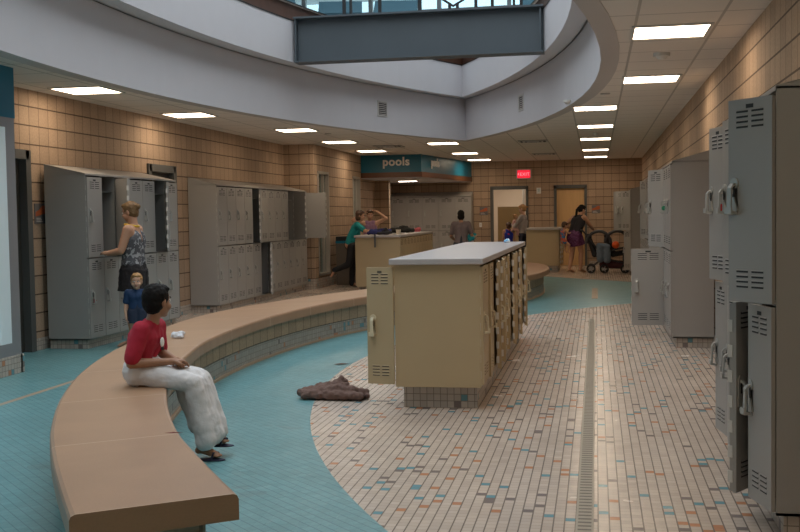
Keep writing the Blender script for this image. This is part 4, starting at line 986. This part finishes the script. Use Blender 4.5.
for k in range(16):
    a_ = random.uniform(-.22, .2); bb = random.uniform(-.09, .09); hh = .05 + .05 * math.exp(-(a_ - .04) ** 2 / .02); l_ = random.uniform(.06, .14); g_ = random.uniform(-.6, .6)
    c.rc((a_, bb, hh * .8), .016, (a_ + l_ * math.cos(g_) * .8, bb + l_ * math.sin(g_), hh * random.uniform(.4, 1)), .018, 8)
c.rc((.02, .0, .07), .045, (.05, .02, .12), .02)
o = blob(c, .007, 'brown_towel', TB, None, 1, (.03, .04)); o.location = (-2.0, 7.93, .012); o.scale = (1, 1, 1.15); tag(o, 'crumpled brown towel lying on the floor left of the island', 'towel')
crumple([((-.035, 0, .03), .022, (.03, .01, .034), .024), ((-.04, .0, .02), .016, (.03, -.03, .016), .014), ((.02, .02, .03), .02, (.05, .03, .035), .014)], .005, 'crumpled_paper', plain('white_paper', (.75, .75, .78), .8), (-3.37, 8.16, .432), 'crumpled white paper lying on the bench behind the boy', 'paper', (.02, .02), .4)
b = MB(); b.add([(-.075, -.02, .003), (0, -.035, .006), (.08, -.005, .003), (.03, .03, .007), (-.05, .025, .004), (0, 0, .012)], [(0, 1, 5), (1, 2, 5), (2, 3, 5), (3, 4, 5), (4, 0, 5), (0, 4, 3, 2, 1)])
tag(b.build('paper_scrap', plain('brown_scrap', (.12, .07, .05), .9), loc=(-2.39, 9.75, .002), rot=(0, 0, .3)), 'small flat brown scrap on the floor behind the brown towel', 'litter')
b = MB(); b.add([(-.045, 0, 0), (-.01, -.007, .0), (.045, .004, 0), (.01, .012, 0), (0, 0, .004)], [(0, 1, 4), (1, 2, 4), (2, 3, 4), (3, 0, 4), (3, 2, 1, 0)])
tag(b.build('red_smear', plain('dark_red_mark', (.2, .03, .02), .6), loc=(-1.90, 4.52, .4305), rot=(0, 0, .2)), 'small dark red mark on the near end of the bench', 'mark')
# padlocks
def padlock(loc, mat, label, r=.02):
    t = thing('padlock', label, 'padlock', loc)
    b = MB(); b.cone((0, -.01, 0), (0, .01, 0), r, r, 16); b.build('lock_body', mat, t, bevel=.003)
    b = MB(); b.tube([(-r * .6, 0, r * .7), (-r * .6, 0, r * 1.8), (0, 0, r * 2.3), (r * .6, 0, r * 1.8), (r * .6, 0, r * .7)], .003, 6); b.build('shackle', M['chrome'], t)
padlock((.69, 6.17, 1.42), plain('red_lock', (.5, .02, .02), .35), 'red padlock hanging from an upper locker in the nearest right bank')
padlock((.715, 11.7, 1.44), plain('green_lock', (.01, .25, .12), .35), 'green padlock on the right-hand locker tower', .025)
padlock((-5.42, 10.80, .52), plain('crimson_lock', (.35, .015, .02), .35), 'dark red padlock on a lower door of the slope-topped lockers', .026)
# things on the mid-left countertop (top at z 1.043)
zt = 1.052
crumple([((-.2, 0, .05), .05, (.15, .03, .05), .06), ((-.1, .05, .07), .04, (.1, -.02, .09), .04), ((-.25, -.03, .03), .03, (.2, -.05, .03), .03)], .014, 'folded_towel', pattern('blue_black_towel', (.015, .02, .12), (.02, .02, .025), 7, .5), (-4.10, 20.15, zt), 'dark blue towel heaped on the mid left countertop', 'towel', (.04, .06))
crumple([((-.22, 0, .06), .06, (.2, 0, .05), .05), ((-.05, 0, .1), .05, (.08, .02, .1), .04)], .014, 'duffel_bag', plain('black_bag', (.012, .012, .012), .7), (-3.98, 21.9, zt), 'black duffel bag lying on the mid left countertop', 'bag', (.04, .07))
b = MB(); b.cone((0, 0, 0), (0, 0, .09), .04, .05, 16); tag(b.build('paper_cup', plain('cream_cup', (.7, .6, .45), .6), loc=(-3.74, 20.05, zt)), 'cream cup at the corner of the mid left countertop', 'cup')
crumple([((-.05, 0, .04), .04, (.04, 0, .045), .04), ((0, 0, .07), .03, (.05, .01, .07), .03)], .009, 'pink_bottle', plain('pink_plastic', (.6, .12, .15), .5), (-3.80, 22.6, zt), 'small pink and white item beyond the black bag on the countertop', 'toiletries', (.01, .04))
b = MB(); b.box(-.018, .018, -.004, .0, -.24, .0); b.box(-.018, .018, -.004, .12, 0, .004); tag(b.build('towel_strap', M['frame'], loc=(-4.14, 19.745, zt + .001)), 'dark strap hanging over the end of the mid left countertop', 'strap')
crumple([((-.03, 0, .03), .028, (.03, 0, .03), .028), ((0, 0, .05), .025, (.02, .02, .055), .02)], .007, 'blue_goggles', pattern('blue_white_plastic', (.2, .5, .8), (.7, .8, .9), 14, .5), (-.95, 11.5, 1.094), 'small blue and white item at the far end of the nearest countertop', 'toy', (.01, .03))
# waste bin near the projection window
t = thing('waste_bin', 'grey-brown waste bin with a teal band by the left projection', 'bin', (-5.08, 21.5, 0))
MB().box(-.2, .25, -.25, .25, .0, .86).build('bin_body', plain('taupe_bin', (.13, .105, .085), .6), t, bevel=.01)
MB().box(-.205, .255, -.255, .255, .86, .91).build('teal_band', M['teal'], t); MB().box(-.2, .25, -.25, .25, .91, 1.0).build('lid', M['black'], t, bevel=.01)

# ------------------------------------------------------------------ light
w = bpy.data.worlds.new('sky'); S.world = w; w.use_nodes = True
bg = w.node_tree.nodes['Background']; bg.inputs[0].default_value = (.86, .95, 1.0, 1); bg.inputs[1].default_value = 3.0
def area(name, loc, rot, sx, sy, power, col):
    l = bpy.data.lights.new(name, 'AREA'); l.shape = 'RECTANGLE'; l.size = sx; l.size_y = sy; l.energy = power; l.color = col
    o = bpy.data.objects.new(name, l); COL.objects.link(o); o.location = loc; o.rotation_euler = rot; return o
area('added_daylight', (-2.5, 10.5, 8.38), (0, 0, 0), 6.6, 22, 700, (.80, .90, 1.0))  # unseen area lamp added to stand for daylight falling through the opening
area('added_bay_daylight', (-5.85, 4.6, 1.5), (0, -PI / 2, 0), 2.2, 8.0, 80, (.72, .87, 1.0))  # lamp added outside the bay glass to brighten the nearest right lockers
area('corridor_lamp', (-2.2, 30.5, 2.5), (0, 0, 0), 1.2, 1.2, 30, (1, .85, .68))
area('office_lamp', (-5.95, 22.5, 2.8), (0, 0, 0), .4, 3, 12, (1, .85, .7))

S.view_settings.view_transform = 'Standard'; S.view_settings.look = 'None'; S.view_settings.gamma = 1; S.view_settings.use_curve_mapping = False
S.view_settings.exposure = -0.75
S.cycles.use_denoising = True
S.cycles.max_bounces = 6; S.cycles.diffuse_bounces = 4
S.cycles.sample_clamp_indirect = 4
